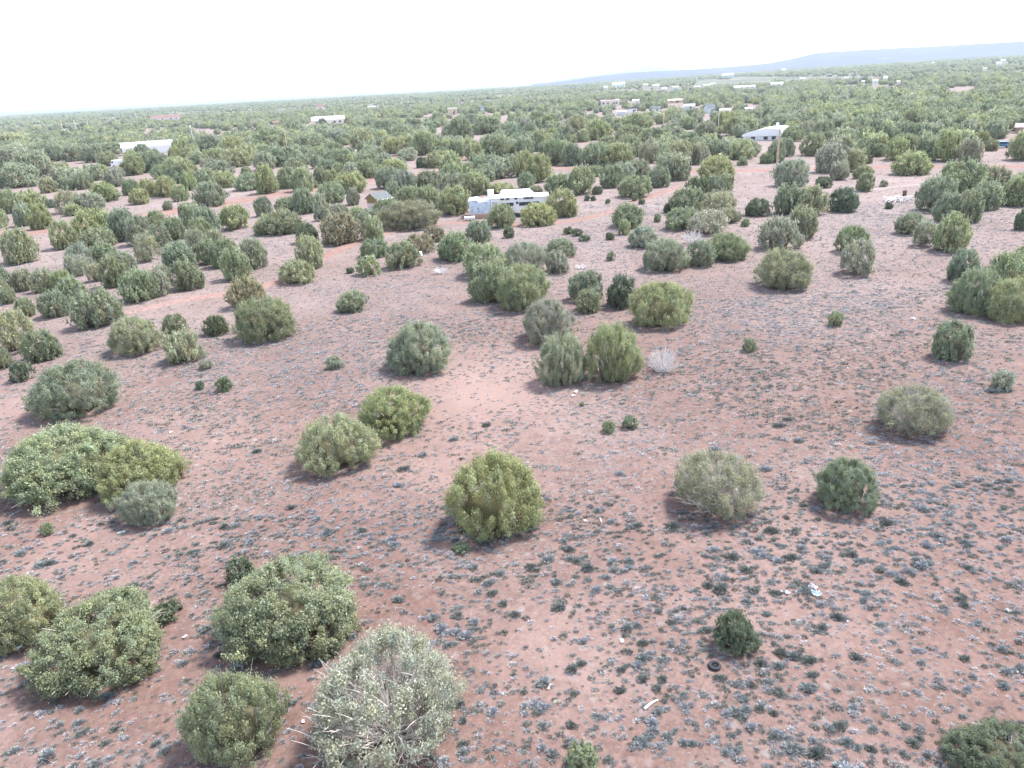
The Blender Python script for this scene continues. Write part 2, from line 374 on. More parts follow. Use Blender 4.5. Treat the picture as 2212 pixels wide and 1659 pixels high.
    p2 = pos + (ld * L[:, None] + wd * (Wd * .3)[:, None]) * sc; p3 = pos + (ld * L[:, None] - wd * (Wd * .3)[:, None]) * sc
    V = np.stack([p0, p1, p2, p3], 1).reshape(-1, 3); V[:, 2] = np.maximum(V[:, 2], 0.0)
    F = np.arange(N * 4).reshape(-1, 4)
    t = shade[ci] * g.uniform(.88, 1.12, N)
    tint = np.stack([t * (1 + .10 * (yel[ci] - .5)), t, t * (1 - .18 * (yel[ci] - .4))], 1)
    tint = np.repeat(tint, 4, 0)
    return V, F, tint
def core_arrays(seed, k=0.80, sub=2):
    g = np.random.default_rng(seed); v, f = (ICO2 if sub == 2 else ICO1)
    v = v.copy(); zz = (v[:, 2] + 1) / 2; r = dome_r(zz) * k * (1 + .12 * g.normal(0, 1, len(v)))
    h = np.hypot(v[:, 0], v[:, 1]) + 1e-6
    V = np.stack([v[:, 0] / h * r * np.minimum(1, h * 3), v[:, 1] / h * r * np.minimum(1, h * 3), 0.04 + zz * k], 1)
    F = np.concatenate([f, f[:, 2:3]], 1)
    return V, F
def make_crown(name, seed, ncl, nlf, leaf, style='dense', core=0.78, asp=0.8):
    V, F, T = crown_arrays(seed, ncl, nlf, leaf, style, asp)
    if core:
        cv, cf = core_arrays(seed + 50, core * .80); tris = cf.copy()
        # open triangles as quads darker and browner than the leaves: insert edge midpoint
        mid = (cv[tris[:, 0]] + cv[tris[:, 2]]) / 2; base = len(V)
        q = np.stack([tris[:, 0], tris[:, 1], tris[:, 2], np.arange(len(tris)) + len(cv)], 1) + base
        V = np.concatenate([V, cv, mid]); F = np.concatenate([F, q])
        T = np.concatenate([T, np.tile(np.array([[.62, .52, .50]]), (len(cv) + len(mid), 1))])  # core painted darker so gaps between clumps look shaded; brown as inner twigs
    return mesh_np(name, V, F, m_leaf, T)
def make_limbs(name, seed, count, reach, thick, m, twig=0, spread=1.0):
    g = random.Random(seed); mb = MB()
    for i in range(count):
        a = g.uniform(0, 6.283); z = g.uniform(0.12, 0.98) ** 0.8; r = float(dome_r(np.array(z))) * reach * g.uniform(.75, 1.05) * spread
        e = Vector((r * math.cos(a), r * math.sin(a), z * reach))
        st = Vector((g.uniform(-.07, .07), g.uniform(-.07, .07), -0.02)); k = st.lerp(e, .45); k.z *= 0.75
        k += Vector((g.uniform(-.05, .05), g.uniform(-.05, .05), g.uniform(-.03, .05)))
        q = st.lerp(e, .75) + Vector((g.uniform(-.04, .04), g.uniform(-.04, .04), 0))
        mb.tube([st, k, q, e], [thick * 1.5, thick, thick * .6, thick * .25], 4)
        for t in range(twig):
            s = k.lerp(e, g.uniform(.1, .9)); d = Vector((g.uniform(-1, 1), g.uniform(-1, 1), g.uniform(-.1, 1))).normalized() * g.uniform(.10, .26) + (e - k) * .25
            mb.tube([s, s + d * .5 + Vector((0, 0, .01)), s + d], [thick * .45, thick * .3, thick * .12], 3)
    me_o = mb.build(name, m); me = me_o.data; bpy.data.objects.remove(me_o); return me

PROTO = {}
# name: (style, crown meshes, limb meshes)
def protos(key, n, ncl, nlf, leaf, style, core, limbs, reach, thick, twig, s0, asp=0.85):
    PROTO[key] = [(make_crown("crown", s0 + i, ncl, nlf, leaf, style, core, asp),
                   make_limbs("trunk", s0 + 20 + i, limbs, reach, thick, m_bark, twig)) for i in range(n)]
protos('near_dense', 6, 430, 150, 0.0205, 'dense', 0.72, 16, .85, .016, 2, 100)
protos('near_wide', 3, 680, 140, 0.019, 'wide', 0.72, 26, .97, .014, 3, 200)
protos('near_tuft', 5, 440, 140, 0.0205, 'tufted', 0.72, 34, .96, .013, 3, 300)
protos('near_silver', 4, 460, 100, 0.019, 'silver', 0, 150, .99, .0125, 6, 400)
protos('mid_dense', 9, 190, 42, 0.058, 'dense', 0.76, 14, 1.0, .016, 0, 500)
protos('mid_tuft', 9, 190, 38, 0.062, 'tufted', 0.74, 20, 1.0, .015, 0, 600)
protos('mid_silver', 4, 150, 34, 0.060, 'silver', 0.55, 26, 1.03, .016, 1, 700)
protos('small', 4, 70, 34, 0.11, 'tufted', 0.6, 6, .9, .03, 0, 800)
def dead_mesh(seed):
    return make_limbs("branches", seed, 80, 1.0, .017, m_dead, 5)
DEAD = [dead_mesh(900), dead_mesh(901)]

TONE = {'Y': (0.345, 0.375, 0.220), 'G': (0.288, 0.325, 0.218), 'D': (0.178, 0.215, 0.142), 'S': (0.335, 0.358, 0.262),
        'B': (0.305, 0.290, 0.190), 'W': (0.370, 0.385, 0.275)}
TREES = []      # (x, y, radius) of every plant that stands, for keeping other things off
def plant_tree(key, idx, pos, rx, h, tone, rz, label, cat='tree', name='juniper_tree', group='junipers scattered over the desert plain', jit=0.08):
    cm, lm = PROTO[key][idx % len(PROTO[key])]
    root = new_obj(name, None); root.location = pos; root.rotation_euler = (0, 0, rz); gs = random.Random(idx * 13 + 5); ex = gs.uniform(.88, 1.12) if key != 'small' else 1; root.scale = (rx * ex, rx / ex, h)
    if key.startswith('mid'): root.rotation_euler = (gs.uniform(-.07, .07), gs.uniform(-.07, .07), rz)
    tag(root, label, cat, group)
    c = new_obj('crown', cm, root); t = new_obj('trunk', lm, root)
    g = random.Random(hash((round(pos[0], 2), round(pos[1], 2))) & 0xffff)
    j = 1 + g.uniform(-jit, jit); k = TONE[tone]
    c.color = (k[0] * j * (1 + g.uniform(-.05, .05)), k[1] * j, k[2] * j * (1 + g.uniform(-.1, .1)), 1)
    TREES.append((pos[0], pos[1], rx)); return root
_t = np.linspace(0, 1, 9); _a = np.linspace(0, 2 * np.pi, 17)[:-1]
_D = np.array([(float(dome_r(np.array(z))) * math.cos(a), float(dome_r(np.array(z))) * math.sin(a), z) for z in _t for a in _a])
_R, _U, _F = np.array(rgt), np.array(up), np.array(fwd)
def extent(p, r, h):
    q = _D * np.array([r, r, h]) + np.array([p.x, p.y, p.z - CAM_H]); dep = q @ _F
    sx = (512 + FPX * (q @ _R) / dep) / K; sy = (384 - FPX * (q @ _U) / dep) / K
    return sx.min(), sx.max(), sy.min(), sy.max()
def fit(x0, x1, y0, y1):
    """photo box -> foot point, radius, height of a domed plant standing on the ground"""
    bx, by = (x0 + x1) / 2, y1 - (y1 - y0) * .2
    p = P(bx, by); dep = (p - CP).dot(fwd); r = (x1 - x0) * K * dep / FPX / 2; h = r * 1.5
    for it in range(14):
        a, c, e, f = extent(p, r, h)
        bx += ((x0 + x1) - (a + c)) / 2 * .8; by += (y1 - f) * .8
        r *= (x1 - x0) / (c - a); h *= max(.6, min(1.6, 1 + ((e - y0) + (y1 - f)) / (f - e) * .8)); h = min(max(h, r * .75), r * 2.3)
        p = P(bx, by); dep = (p - CP).dot(fwd)
    return Vector((p.x, p.y, H(p.x, p.y) - 0.03)), r * .98, h * 0.86, dep

# ---- junipers told apart one by one in the photograph: box in the 2212 x 1659 picture, tone, habit, label
NEAR = [
 (660, 1005, 1352, 1692, 'W', 'silver', 'large silvery juniper showing bare grey branches at the bottom edge'),
 (395, 615, 1428, 1672, 'G', 'tuft', 'ragged green juniper left of the large silvery one at the bottom edge'),
 (462, 775, 1182, 1438, 'G', 'wide', 'broad deep green juniper with twisted grey branches and a white scrap in it'),
 (45, 372, 1265, 1505, 'G', 'wide', 'broad light green juniper near the lower left corner'),
 (-75, 150, 1225, 1412, 'Y', 'wide', 'olive juniper cut by the left edge behind the broad light green one'),
 (965, 1170, 970, 1170, 'Y', 'dense', 'dense upright yellow green juniper standing alone in the middle foreground'),
 (640, 815, 886, 1025, 'Y', 'dense', 'round golden green juniper with a shadow on its left, front of a touching pair'),
 (775, 926, 832, 946, 'Y', 'dense', 'flat topped yellow green juniper, rear one of a touching pair'),
 (1455, 1650, 963, 1130, 'W', 'silver', 'open grey green juniper with pale branches radiating through its crown'),
 (1758, 1900, 983, 1112, 'G', 'dense', 'dome shaped green juniper right of the open pale branched one'),
 (1885, 2065, 824, 948, 'S', 'silver', 'thin see-through juniper with grey skirts near the right edge'),
 (62, 265, 774, 908, 'G', 'dense', 'large round leafy green juniper standing on bare soil near the left edge'),
 (-15, 300, 900, 1092, 'Y', 'wide', 'widest yellow green juniper spreading along the left edge'),
 (195, 392, 940, 1088, 'Y', 'wide', 'rounded olive juniper merging with the right side of the widest one'),
 (255, 382, 1033, 1140, 'S', 'tuft', 'small pale green juniper in front of the merged pair, above a white scrap'),
 (835, 976, 693, 812, 'S', 'dense', 'round pale juniper alone on the blue grey scrub left of the pair'),
 (1265, 1387, 690, 832, 'Y', 'tuft', 'tall rounded yellow green juniper beside the bleached dead shrub'),
 (1160, 1265, 714, 836, 'S', 'tuft', 'shaggy grey green juniper touching the left side of the tall yellow green one'),
 (1127, 1238, 640, 745, 'S', 'tuft', 'shaggy pale juniper just behind the grey green one, dark soil at its foot'),
 (1072, 1186, 566, 672, 'Y', 'tuft', 'bright yellow green juniper leading the diagonal row of shaggy junipers'),
 (1022, 1110, 560, 655, 'G', 'dense', 'darker juniper joined to the left side of the bright yellow green one'),
 (1003, 1086, 524, 602, 'Y', 'dense', 'rear juniper at the upper left end of the diagonal row'),
 (1370, 1490, 604, 710, 'Y', 'dense', 'large olive juniper right of two small upright ones'),
 (1310, 1376, 590, 667, 'D', 'dense', 'neat dark egg shaped juniper between the twiggy one and the large olive one'),
 (1234, 1302, 582, 652, 'G', 'tuft', 'twiggy upright juniper left of the neat dark egg shaped one'),
 (1240, 1298, 622, 676, 'G', 'dense', 'small low juniper hugging the front of the twiggy upright one'),
 (1630, 1756, 533, 630, 'S', 'tuft', 'large dome of pale olive juniper on open ground right of centre'),
 (1812, 1902, 515, 597, 'S', 'silver', 'half dead juniper with pale twisted branches below a greener one'),
 (1806, 1880, 486, 550, 'G', 'dense', 'rounded green juniper directly behind the half dead twisted one'),
 (1388, 1488, 512, 588, 'S', 'tuft', 'rounded juniper with grey stems showing on its left side'),
 (1484, 1544, 518, 577, 'G', 'dense', 'small smooth green juniper touching the grey stemmed one'),
 (1518, 1622, 500, 565, 'G', 'tuft', 'sloping green juniper right of the small smooth one'),
 (505, 637, 636, 742, 'G', 'tuft', 'large shaggy juniper in front of a brown green one, left of centre'),
 (494, 572, 597, 668, 'B', 'tuft', 'brown green juniper just behind the large shaggy one'),
 (2013, 2110, 692, 782, 'G', 'dense', 'solitary dark green juniper dome near the right edge'),
 (2050, 2172, 573, 682, 'G', 'dense', 'tall dark juniper rising beside the right edge'),
 (2130, 2250, 598, 700, 'Y', 'dense', 'olive juniper cut by the right edge over a long shadow'),
 (2048, 2122, 534, 612, 'G', 'dense', 'rear juniper of the clump at the right edge'),
 (2120, 2230, 540, 640, 'G', 'dense', 'dull green juniper cut by the right edge behind the olive one'),
 (1541, 1632, 1320, 1414, 'D', 'dense', 'small green juniper alone in the lower right scrub'),
 (1225, 1288, 1600, 1672, 'Y', 'small', 'small olive juniper cut by the bottom edge'),
 (2040, 2300, 1555, 1740, 'D', 'wide', 'dim dark juniper filling the lower right corner'),
 (232, 352, 680, 770, 'S', 'tuft', 'spreading pale juniper with twiggy base left of the trio'),
 (350, 442, 711, 787, 'S', 'tuft', 'light grey green juniper in front of the small trio'),
 (348, 406, 676, 728, 'G', 'dense', 'small rounded juniper behind the light grey green one'),
 (438, 494, 680, 726, 'D', 'dense', 'small bluish dark juniper between the trio and the large shaggy one'),
 (727, 794, 628, 676, 'S', 'tuft', 'small pale grey green juniper standing in the grey scrub'),
 (158, 262, 624, 712, 'G', 'tuft', 'pointed green juniper with a shadow on its left near the left edge'),
 (82, 150, 626, 688, 'G', 'dense', 'dark green juniper left of the pointed one'),
 (125, 187, 588, 660, 'G', 'dense', 'tall juniper behind the dark green one near the left edge'),
 (48, 133, 708, 782, 'G', 'dense', 'smooth green juniper close to the left edge'),
 (-30, 80, 668, 765, 'W', 'silver', 'pale straw coloured juniper half dead at the left edge'),
 (-30, 26, 752, 800, 'G', 'dense', 'small juniper cut by the left edge below the pale straw one'),
 (20, 72, 784, 826, 'D', 'small', 'small dark juniper behind the large round leafy one'),
 (256, 336, 580, 655, 'G', 'tuft', 'leaning bright juniper at the front of the left cluster'),
 (362, 440, 563, 630, 'G', 'tuft', 'ragged juniper with grey stems at the right end of the left cluster'),
 (308, 366, 565, 642, 'S', 'tuft', 'juniper between the leaning bright one and the ragged one'),
 (604, 676, 562, 615, 'Y', 'dense', 'low round olive juniper on bare soil by the track'),
 (635, 702, 506, 583, 'Y', 'tuft', 'upright yellow green juniper behind the low round olive one'),
 (771, 822, 554, 597, 'Y', 'small', 'small squarish yellow green juniper on the grey scrub'),
 (834, 904, 521, 582, 'G', 'dense', 'round rich green juniper beside a white bucket shaped scrap'),
 (780, 838, 513, 558, 'G', 'dense', 'small juniper left of the round rich green one'),
 (872, 936, 502, 550, 'B', 'dense', 'brownish juniper just behind the white bucket shaped scrap'),
 (918, 960, 489, 524, 'B', 'small', 'little brown juniper behind the brownish one'),
 (944, 1022, 500, 566, 'G', 'tuft', 'twiggy green juniper right of the little brown one'),
 (1005, 1062, 474, 526, 'G', 'tuft', 'green juniper standing before the white trough and trailer'),
 (1057, 1112, 438, 494, 'G', 'tuft', 'narrow topped juniper hiding the middle of the long white trailer'),
 (1124, 1197, 436, 490, 'Y', 'dense', 'spreading olive juniper in front of the trailer\'s right end'),
 (1183, 1247, 404, 470, 'Y', 'dense', 'tall juniper touching the right end of the trailer'),
 (825, 948, 430, 499, 'B', 'tuft', 'large brown green juniper right of the gable roofed shed'),
 (686, 776, 457, 530, 'B', 'tuft', 'big brown tinged juniper left of centre below the shed'),
 (638, 688, 480, 527, 'D', 'dense', 'dark juniper against the left side of the big brown tinged one'),
 (1178, 1242, 515, 558, 'G', 'dense', 'rounded juniper at the rear right of the grey clump'),
 (1175, 1232, 540, 592, 'S', 'dense', 'pale juniper in front of the rounded one, grey twigs at its left'),
 (1086, 1182, 517, 590, 'S', 'silver', 'thin grey juniper forming the left part of the grey clump'),
 (1322, 1388, 439, 494, 'G', 'dense', 'round green juniper alone on the scrub right of the trailer'),
 (1358, 1420, 487, 537, 'S', 'dense', 'grey green juniper left of the bleached branches'),
]
SMALL = [  # seedlings and low shrubs
 (330, 392, 1298, 1345, 'D', 'small dark shrub between the two broad junipers at lower left'),
 (490, 552, 1205, 1268, 'D', 'dark shrub behind the broad deep green juniper'),
 (2140, 2196, 802, 845, 'S', 'pale green shrub at the right edge above the thin juniper'),
 (1300, 1328, 910, 937, 'G', 'tiny green shrub, left one of a pair in the blue grey scrub'),
 (1346, 1376, 899, 928, 'G', 'tiny green shrub, right one of a pair in the blue grey scrub'),
 (705, 738, 770, 799, 'G', 'tiny green shrub below left of the round pale juniper'),
 (466, 503, 815, 847, 'D', 'tiny dark green shrub right of the large round leafy juniper'),
 (421, 441, 823, 843, 'D', 'tiniest dark shrub beside the tiny dark green one'),
 (1790, 1820, 674, 706, 'Y', 'tiny yellow green shrub in the scrub at right'),
 (1604, 1634, 731, 761, 'G', 'tiny green shrub alone right of the bleached dead shrub'),
 (978, 1016, 1170, 1196, 'G', 'tiny flat green shrub in front of the middle foreground juniper'),
 (86, 116, 1130, 1158, 'G', 'tiny pale green shrub below the widest juniper'),
 (430, 458, 778, 800, 'S', 'tiny pale shrub below the light grey green juniper'),
 (1335, 1363, 475, 508, 'Y', 'small shrub right in front of the round green juniper near the trailer'),
 (1218, 1238, 490, 507, 'D', 'dark seedling, left one of three near the trailer'),
 (1236, 1258, 494, 511, 'D', 'dark seedling, middle one of three near the trailer'),
 (1252, 1275, 508, 522, 'D', 'dark seedling, right one of three near the trailer'),
 (1308, 1328, 502, 519, 'D', 'dark seedling below the small shrub near the trailer'),
 (1311, 1328, 543, 564, 'G', 'narrow seedling in the scrub left of the grey stemmed juniper'),
 (1089, 1111, 490, 515, 'D', 'small shrub on bare soil below the spreading olive juniper'),
 (1262, 1275, 422, 434, 'D', 'tiny seedling right of the tall juniper by the trailer'),
 (1276, 1287, 423, 434, 'D', 'second tiny seedling right of the tall juniper by the trailer'),
 (1307, 1318, 430, 440, 'D', 'third tiny seedling in the clearing right of the trailer'),
 (1380, 1394, 430, 442, 'D', 'bright little seedling in the clearing behind the round green juniper'),
 (1364, 1378, 418, 435, 'G', 'little bush in front of the squat junipers behind the clearing'),
 (1285, 1297, 404, 420, 'G', 'narrow little bush left of the squat junipers'),
 (1412, 1428, 462, 480, 'G', 'small shrub left of the pale dome cluster'),
 (1434, 1448, 438, 460, 'D', 'narrow shrub beside the upper cluster right of centre'),
 (1583, 1600, 456, 478, 'D', 'pointed dark shrub right of the pale dome cluster'),
 (1602, 1620, 472, 490, 'G', 'shrub in front of the pointed dark one'),
 (1910, 1930, 437, 452, 'D', 'small dark shrub left of the pile of branches'),
 (748, 766, 577, 591, 'D', 'tiny green seedling left of the squarish juniper'),
 (1252, 1262, 868, 878, 'Y', 'tiniest yellow green seedling below the bleached dead shrub'),
 (1870, 1886, 334, 354, 'D', 'small dark shrub beside the road at right'),
 (1900, 1918, 389, 404, 'G', 'small green shrub beyond the pile of branches'),
]
# ---- junipers of the belts further out: boxes read off enlarged crops (offset, list of (u0, u1, v0, v1, tone)), four units to a pixel
MIDS = [
 (0, 162, [(0,300,1370,1640,'Y'),(435,650,1210,1510,'Y'),(650,960,1195,1440,'Y'),(700,990,1345,1500,'G'),(950,1190,1190,1440,'G'),(1090,1300,1255,1480,'G'),(1270,1430,1190,1320,'G'),(1430,1590,1220,1430,'G'),
   (1160,1370,1390,1620,'W'),(1300,1460,1310,1490,'G'),(1600,1760,1345,1540,'S'),(1590,1740,1120,1320,'G'),(1650,1840,1255,1480,'G'),(1700,1900,1150,1400,'G'),(1920,2140,1150,1340,'Y'),(1780,1960,1340,1570,'S'),
   (1440,1680,1480,1690,'G'),(160,385,1035,1160,'Y'),(120,290,1120,1310,'S'),(250,450,1130,1340,'Y'),(0,180,980,1200,'G'),(385,485,1085,1150,'D'),(480,700,1020,1200,'W'),(640,900,1040,1200,'S'),(780,1020,950,1100,'Y'),
   (1060,1205,920,1040,'G'),(1130,1285,1000,1120,'Y'),(1210,1360,920,1060,'Y'),(1340,1520,900,1060,'Y'),(1490,1620,970,1095,'Y'),(1410,1490,1095,1170,'G'),(500,640,900,1000,'G'),(520,720,840,950,'G'),(340,500,900,1020,'Y'),
   (660,800,860,990,'G'),(780,950,790,900,'Y'),(900,1080,830,970,'S'),(1050,1250,710,870,'Y'),(1150,1380,680,790,'G'),(1320,1460,795,900,'G'),(1400,1560,740,930,'Y'),(1530,1690,740,930,'Y'),(1560,1700,860,1000,'Y'),
   (1740,1860,730,820,'W'),(1770,2000,760,900,'G'),(1830,2030,850,980,'Y'),(2080,2170,800,875,'G'),(2050,2260,870,1000,'G'),(1920,2150,660,800,'Y'),(1900,2100,550,680,'Y'),(1710,1900,540,680,'G'),(1800,1970,650,780,'Y'),
   (1580,1740,640,750,'Y'),(1700,1930,950,1140,'S'),(1480,1640,570,700,'Y'),(720,900,620,760,'G'),(850,1090,600,690,'G'),(860,1020,680,790,'G'),(400,560,620,750,'G'),(550,740,630,750,'G'),(220,400,600,680,'Y'),(10,230,630,750,'S'),
   (0,260,520,640,'Y'),(430,600,770,870,'Y'),(150,450,680,900,'S'),(0,320,790,980,'S'),(1165,1290,612,720,'G'),(1270,1400,655,770,'G'),(1460,1560,640,750,'Y'),(560,760,1570,1720,'S'),(780,1000,1480,1620,'G'),(1000,1180,1560,1700,'G'),(-140,60,1160,1330,'Y'),(900,1110,1540,1640,'G')]),
 (0, 432, [(600,790,400,600,'S'),(800,950,380,520,'S'),(620,760,520,660,'W'),(760,900,510,710,'W'),(870,1090,520,760,'G'),(-60,120,600,800,'G'),(120,290,600,790,'S'),(290,480,620,800,'S'),(0,140,780,900,'G'),(140,290,840,1020,'G'),
   (-80,90,700,860,'S'),(1340,1470,540,720,'S'),(1420,1670,400,600,'G'),(1870,2060,340,580,'G'),(1820,2000,370,590,'G'),(1710,1880,330,560,'G'),(1930,2150,450,700,'Y'),(2090,2290,370,600,'G'),(460,640,630,800,'Y')]),
 (553, 108, [(0,190,1030,1245,'Y'),(0,150,900,1040,'S'),(200,360,1040,1200,'G'),(320,500,1040,1230,'Y'),(500,610,1020,1160,'G'),(590,720,1050,1170,'Y'),(700,930,1080,1240,'Y'),(1050,1220,1040,1200,'G'),(1190,1360,1060,1230,'S'),
   (1110,1240,1160,1300,'G'),(1390,1600,1060,1200,'G'),(1610,1770,1000,1150,'Y'),(1770,1890,995,1110,'D'),(1880,2120,930,1080,'G'),(1600,1800,1090,1260,'G'),(1800,2020,1080,1260,'Y'),(2010,2212,1160,1250,'Y'),(1590,1840,1210,1430,'Y'),
   (1280,1420,1200,1330,'Y'),(1400,1590,1200,1380,'G'),(1030,1230,1320,1520,'G'),(780,890,1200,1345,'S'),(540,750,1170,1330,'G'),(340,500,1200,1420,'G'),(450,620,1260,1400,'S'),(180,360,1290,1420,'G'),(0,130,1210,1440,'G'),
   (90,370,1410,1600,'G'),(0,170,1490,1600,'G'),(640,780,1345,1450,'S'),(510,620,1370,1480,'G'),(810,940,1370,1480,'Y'),(890,1070,1400,1540,'G'),(920,1090,1460,1650,'Y'),(350,480,840,930,'G'),(590,750,820,960,'G'),
   (650,850,880,1010,'G'),(860,1040,900,1060,'G'),(870,1040,970,1110,'Y'),(1080,1300,960,1070,'Y'),(760,870,990,1090,'S'),(660,760,990,1090,'Y'),(1240,1390,860,960,'W'),(1390,1475,935,1020,'D'),(1490,1660,890,1020,'Y'),
   (1575,1640,820,890,'D'),(1670,1800,800,940,'G'),(1820,1950,820,950,'Y'),(1100,1250,780,900,'Y'),(1210,1400,760,910,'Y'),(1380,1560,720,910,'Y'),(800,1010,700,850,'Y'),(630,780,700,810,'S'),(1030,1170,620,740,'G'),
   (1180,1340,670,780,'G'),(1620,1730,650,770,'G'),(1680,1860,610,800,'G'),(1430,1560,640,730,'G'),(340,580,740,870,'G'),(270,340,780,860,'Y'),(-40,80,790,900,'G'),(0,260,690,850,'Y'),(1960,2160,760,930,'G'),
   (2120,2300,660,800,'G'),(1880,2110,590,730,'G'),(1800,1900,570,680,'G'),(500,640,700,800,'G'),(380,520,840,930,'G'),(120,330,860,1010,'G'),(1110,1240,860,900,'S'),(920,1090,830,890,'G'),(560,700,960,1050,'G'),
   (0,200,1440,1560,'Y'),(1240,1400,1090,1200,'S'),(740,960,1030,1110,'G'),(250,420,950,1060,'G'),(1240,1440,1200,1330,'G'),(2020,2150,790,930,'G'),(1160,1330,720,800,'G'),(1830,1920,790,850,'G'),(400,520,1120,1200,'G'),(540,615,602,672,'D'),(770,830,590,650,'B')]),
 (1106, 108, [(500,700,1030,1250,'Y'),(300,520,1090,1240,'G'),(150,260,1180,1240,'G'),(770,950,1020,1195,'G'),(860,1040,990,1130,'S'),(960,1200,1115,1280,'G'),(700,765,1185,1250,'D'),(1310,1370,1330,1410,'D'),(1375,1680,1220,1420,'G'),
   (1520,1700,1120,1280,'D'),(1660,1810,1110,1270,'G'),(1640,1910,940,1130,'Y'),(1780,1900,1090,1230,'Y'),(1200,1360,1030,1190,'G'),(1240,1520,920,1130,'S'),(1030,1180,970,1110,'G'),(1680,1920,1240,1450,'W'),(2045,2212,1300,1440,'D'),
   (1350,1600,1390,1560,'G'),(1560,1850,1410,1600,'W'),(620,830,830,1010,'G'),(800,1030,830,1010,'Y'),(440,600,830,1000,'G'),(270,450,800,1000,'G'),(750,900,760,870,'G'),(920,1110,760,930,'G'),(1100,1270,810,980,'W'),
   (1380,1570,810,1000,'Y'),(1560,1700,830,990,'S'),(1690,1890,800,960,'G'),(1870,2110,790,930,'G'),(1950,2030,930,1000,'Y'),(650,780,1010,1095,'G'),(910,1100,670,800,'G'),(620,850,630,780,'Y'),(480,640,580,720,'Y'),(300,400,690,790,'Y'),
   (150,290,550,680,'G'),(1000,1190,560,690,'Y'),(1150,1350,690,820,'G'),(30,190,880,1100,'Y'),(120,330,930,1150,'Y'),(60,180,1080,1200,'G'),(150,300,720,880,'Y'),(20,190,780,920,'G'),(200,340,740,870,'Y'),(250,400,570,680,'Y'),
   (70,190,610,740,'S'),(480,580,500,590,'G'),(560,760,570,680,'G'),(760,870,590,700,'S'),(1280,1420,870,980,'G'),(1280,1450,760,880,'G'),(1450,1600,720,820,'G'),(1600,1760,640,760,'G'),(1460,1590,590,690,'Y'),(1740,1950,550,690,'Y'),
   (1850,2070,600,740,'G'),(1350,1470,600,690,'W'),(430,560,740,810,'Y'),(340,470,1120,1240,'G'),(1780,1960,1390,1500,'S'),(1100,1250,700,820,'Y'),(1540,1650,770,850,'G'),(560,660,700,800,'Y')]),
 (1106, 432, [(1210,1530,320,560,'skip'),(1020,1240,1,1,'skip')]),
 (1659, 54, [(1095,1390,1120,1300,'Y'),(680,835,1060,1270,'Y'),(400,640,1060,1280,'S'),(550,690,1200,1340,'S'),(310,490,960,1130,'G'),(750,880,1010,1140,'G'),(900,1080,900,1070,'D'),(1020,1210,1000,1170,'Y'),(1370,1450,1110,1175,'D'),
   (1290,1440,960,1110,'G'),(1440,1660,920,1180,'Y'),(1660,1850,1000,1190,'S'),(100,220,980,1140,'G'),(90,340,1190,1400,'S'),(415,545,1320,1410,'D'),(750,900,1230,1330,'G'),(775,900,1290,1440,'G'),(540,775,1430,1620,'D'),
   (70,290,1410,1640,'G'),(250,490,1420,1650,'Y'),(1490,1850,1200,1440,'G'),(1310,1610,1360,1620,'G'),(1450,1650,1450,1700,'G'),(1600,1830,1450,1710,'G'),(1820,2070,1240,1390,'S'),(1910,2070,1330,1560,'G'),(2020,2290,1340,1570,'Y'),
   (1740,2010,1380,1600,'S'),(2090,2300,940,1170,'Y'),(1880,1990,1000,1090,'G'),(1100,1270,960,1100,'G'),(0,140,1000,1190,'G'),(560,760,930,1100,'G'),(480,560,900,1020,'G'),(1780,1900,900,1060,'Y'),(130,300,890,1010,'G'),(250,400,850,960,'S'),(390,560,850,990,'G'),(600,740,960,1120,'Y'),(640,800,860,980,'G'),(790,930,900,1030,'Y'),(735,860,1040,1150,'G'),(-60,40,1120,1200,'G'),(-180,-70,1030,1110,'G'),(-300,-190,1030,1110,'Y'),(1240,1370,870,980,'Y'),(900,1010,1040,1140,'G'),(1560,1700,880,1010,'G')]),
 (1659, 378, [(170,390,300,560,'S'),(-50,240,400,650,'S'),(1120,1350,350,520,'G'),(1440,1720,370,670,'Y'),(1250,1440,400,620,'W'),(2140,2300,270,480,'D'),(2100,2300,0,120,'G'),(2130,2300,640,800,'G')]),
]
LM = [  # landmarks for wording: photo position, phrase
 ((1100, 445), 'the long white trailer'), ((820, 435), 'the gable roofed shed'), ((322, 322), 'the white building at left'), ((252, 352), 'the white van at left'),
 ((1059, 318), 'the bare pole behind the trailer'), ((617, 300), 'the leaning pole left of centre'), ((1680, 330), 'the tall roadside pole'), ((1640, 290), 'the white domed roof building'),
 ((1552, 262), 'the pole left of the domed roof'), ((710, 260), 'the long pale house'), ((2165, 310), 'the blue parked car'), ((1950, 425), 'the pile of branches'),
 ((910, 548), 'the white bucket shaped scrap'), ((570, 690), 'the large shaggy juniper'), ((210, 668), 'the pointed green juniper'), ((320, 725), 'the spreading pale juniper'),
 ((1330, 238), 'the small white cabin'), ((1700, 580), 'the large pale dome juniper'), ((1490, 500), 'the bleached branches'), ((1850, 555), 'the half dead twisted juniper'),
 ((740, 495), 'the big brown tinged juniper'), ((1150, 355), 'the road junction'), ((416, 292), 'the pole with the lamp'), ((1900, 362), 'the road at right'), ((60, 505), 'the red road at left'),
 ((2100, 620), 'the clump at the right edge'), ((980, 240), 'the square tan house'), ((380, 600), 'the left cluster front'), ((180, 440), 'the pale clearing at left'), ((900, 345), 'the track bend left of centre')]
TNAME = {'Y': 'yellow green', 'G': 'dull green', 'D': 'dark green', 'S': 'pale grey green', 'B': 'brown green', 'W': 'silvery'}
USED = {}
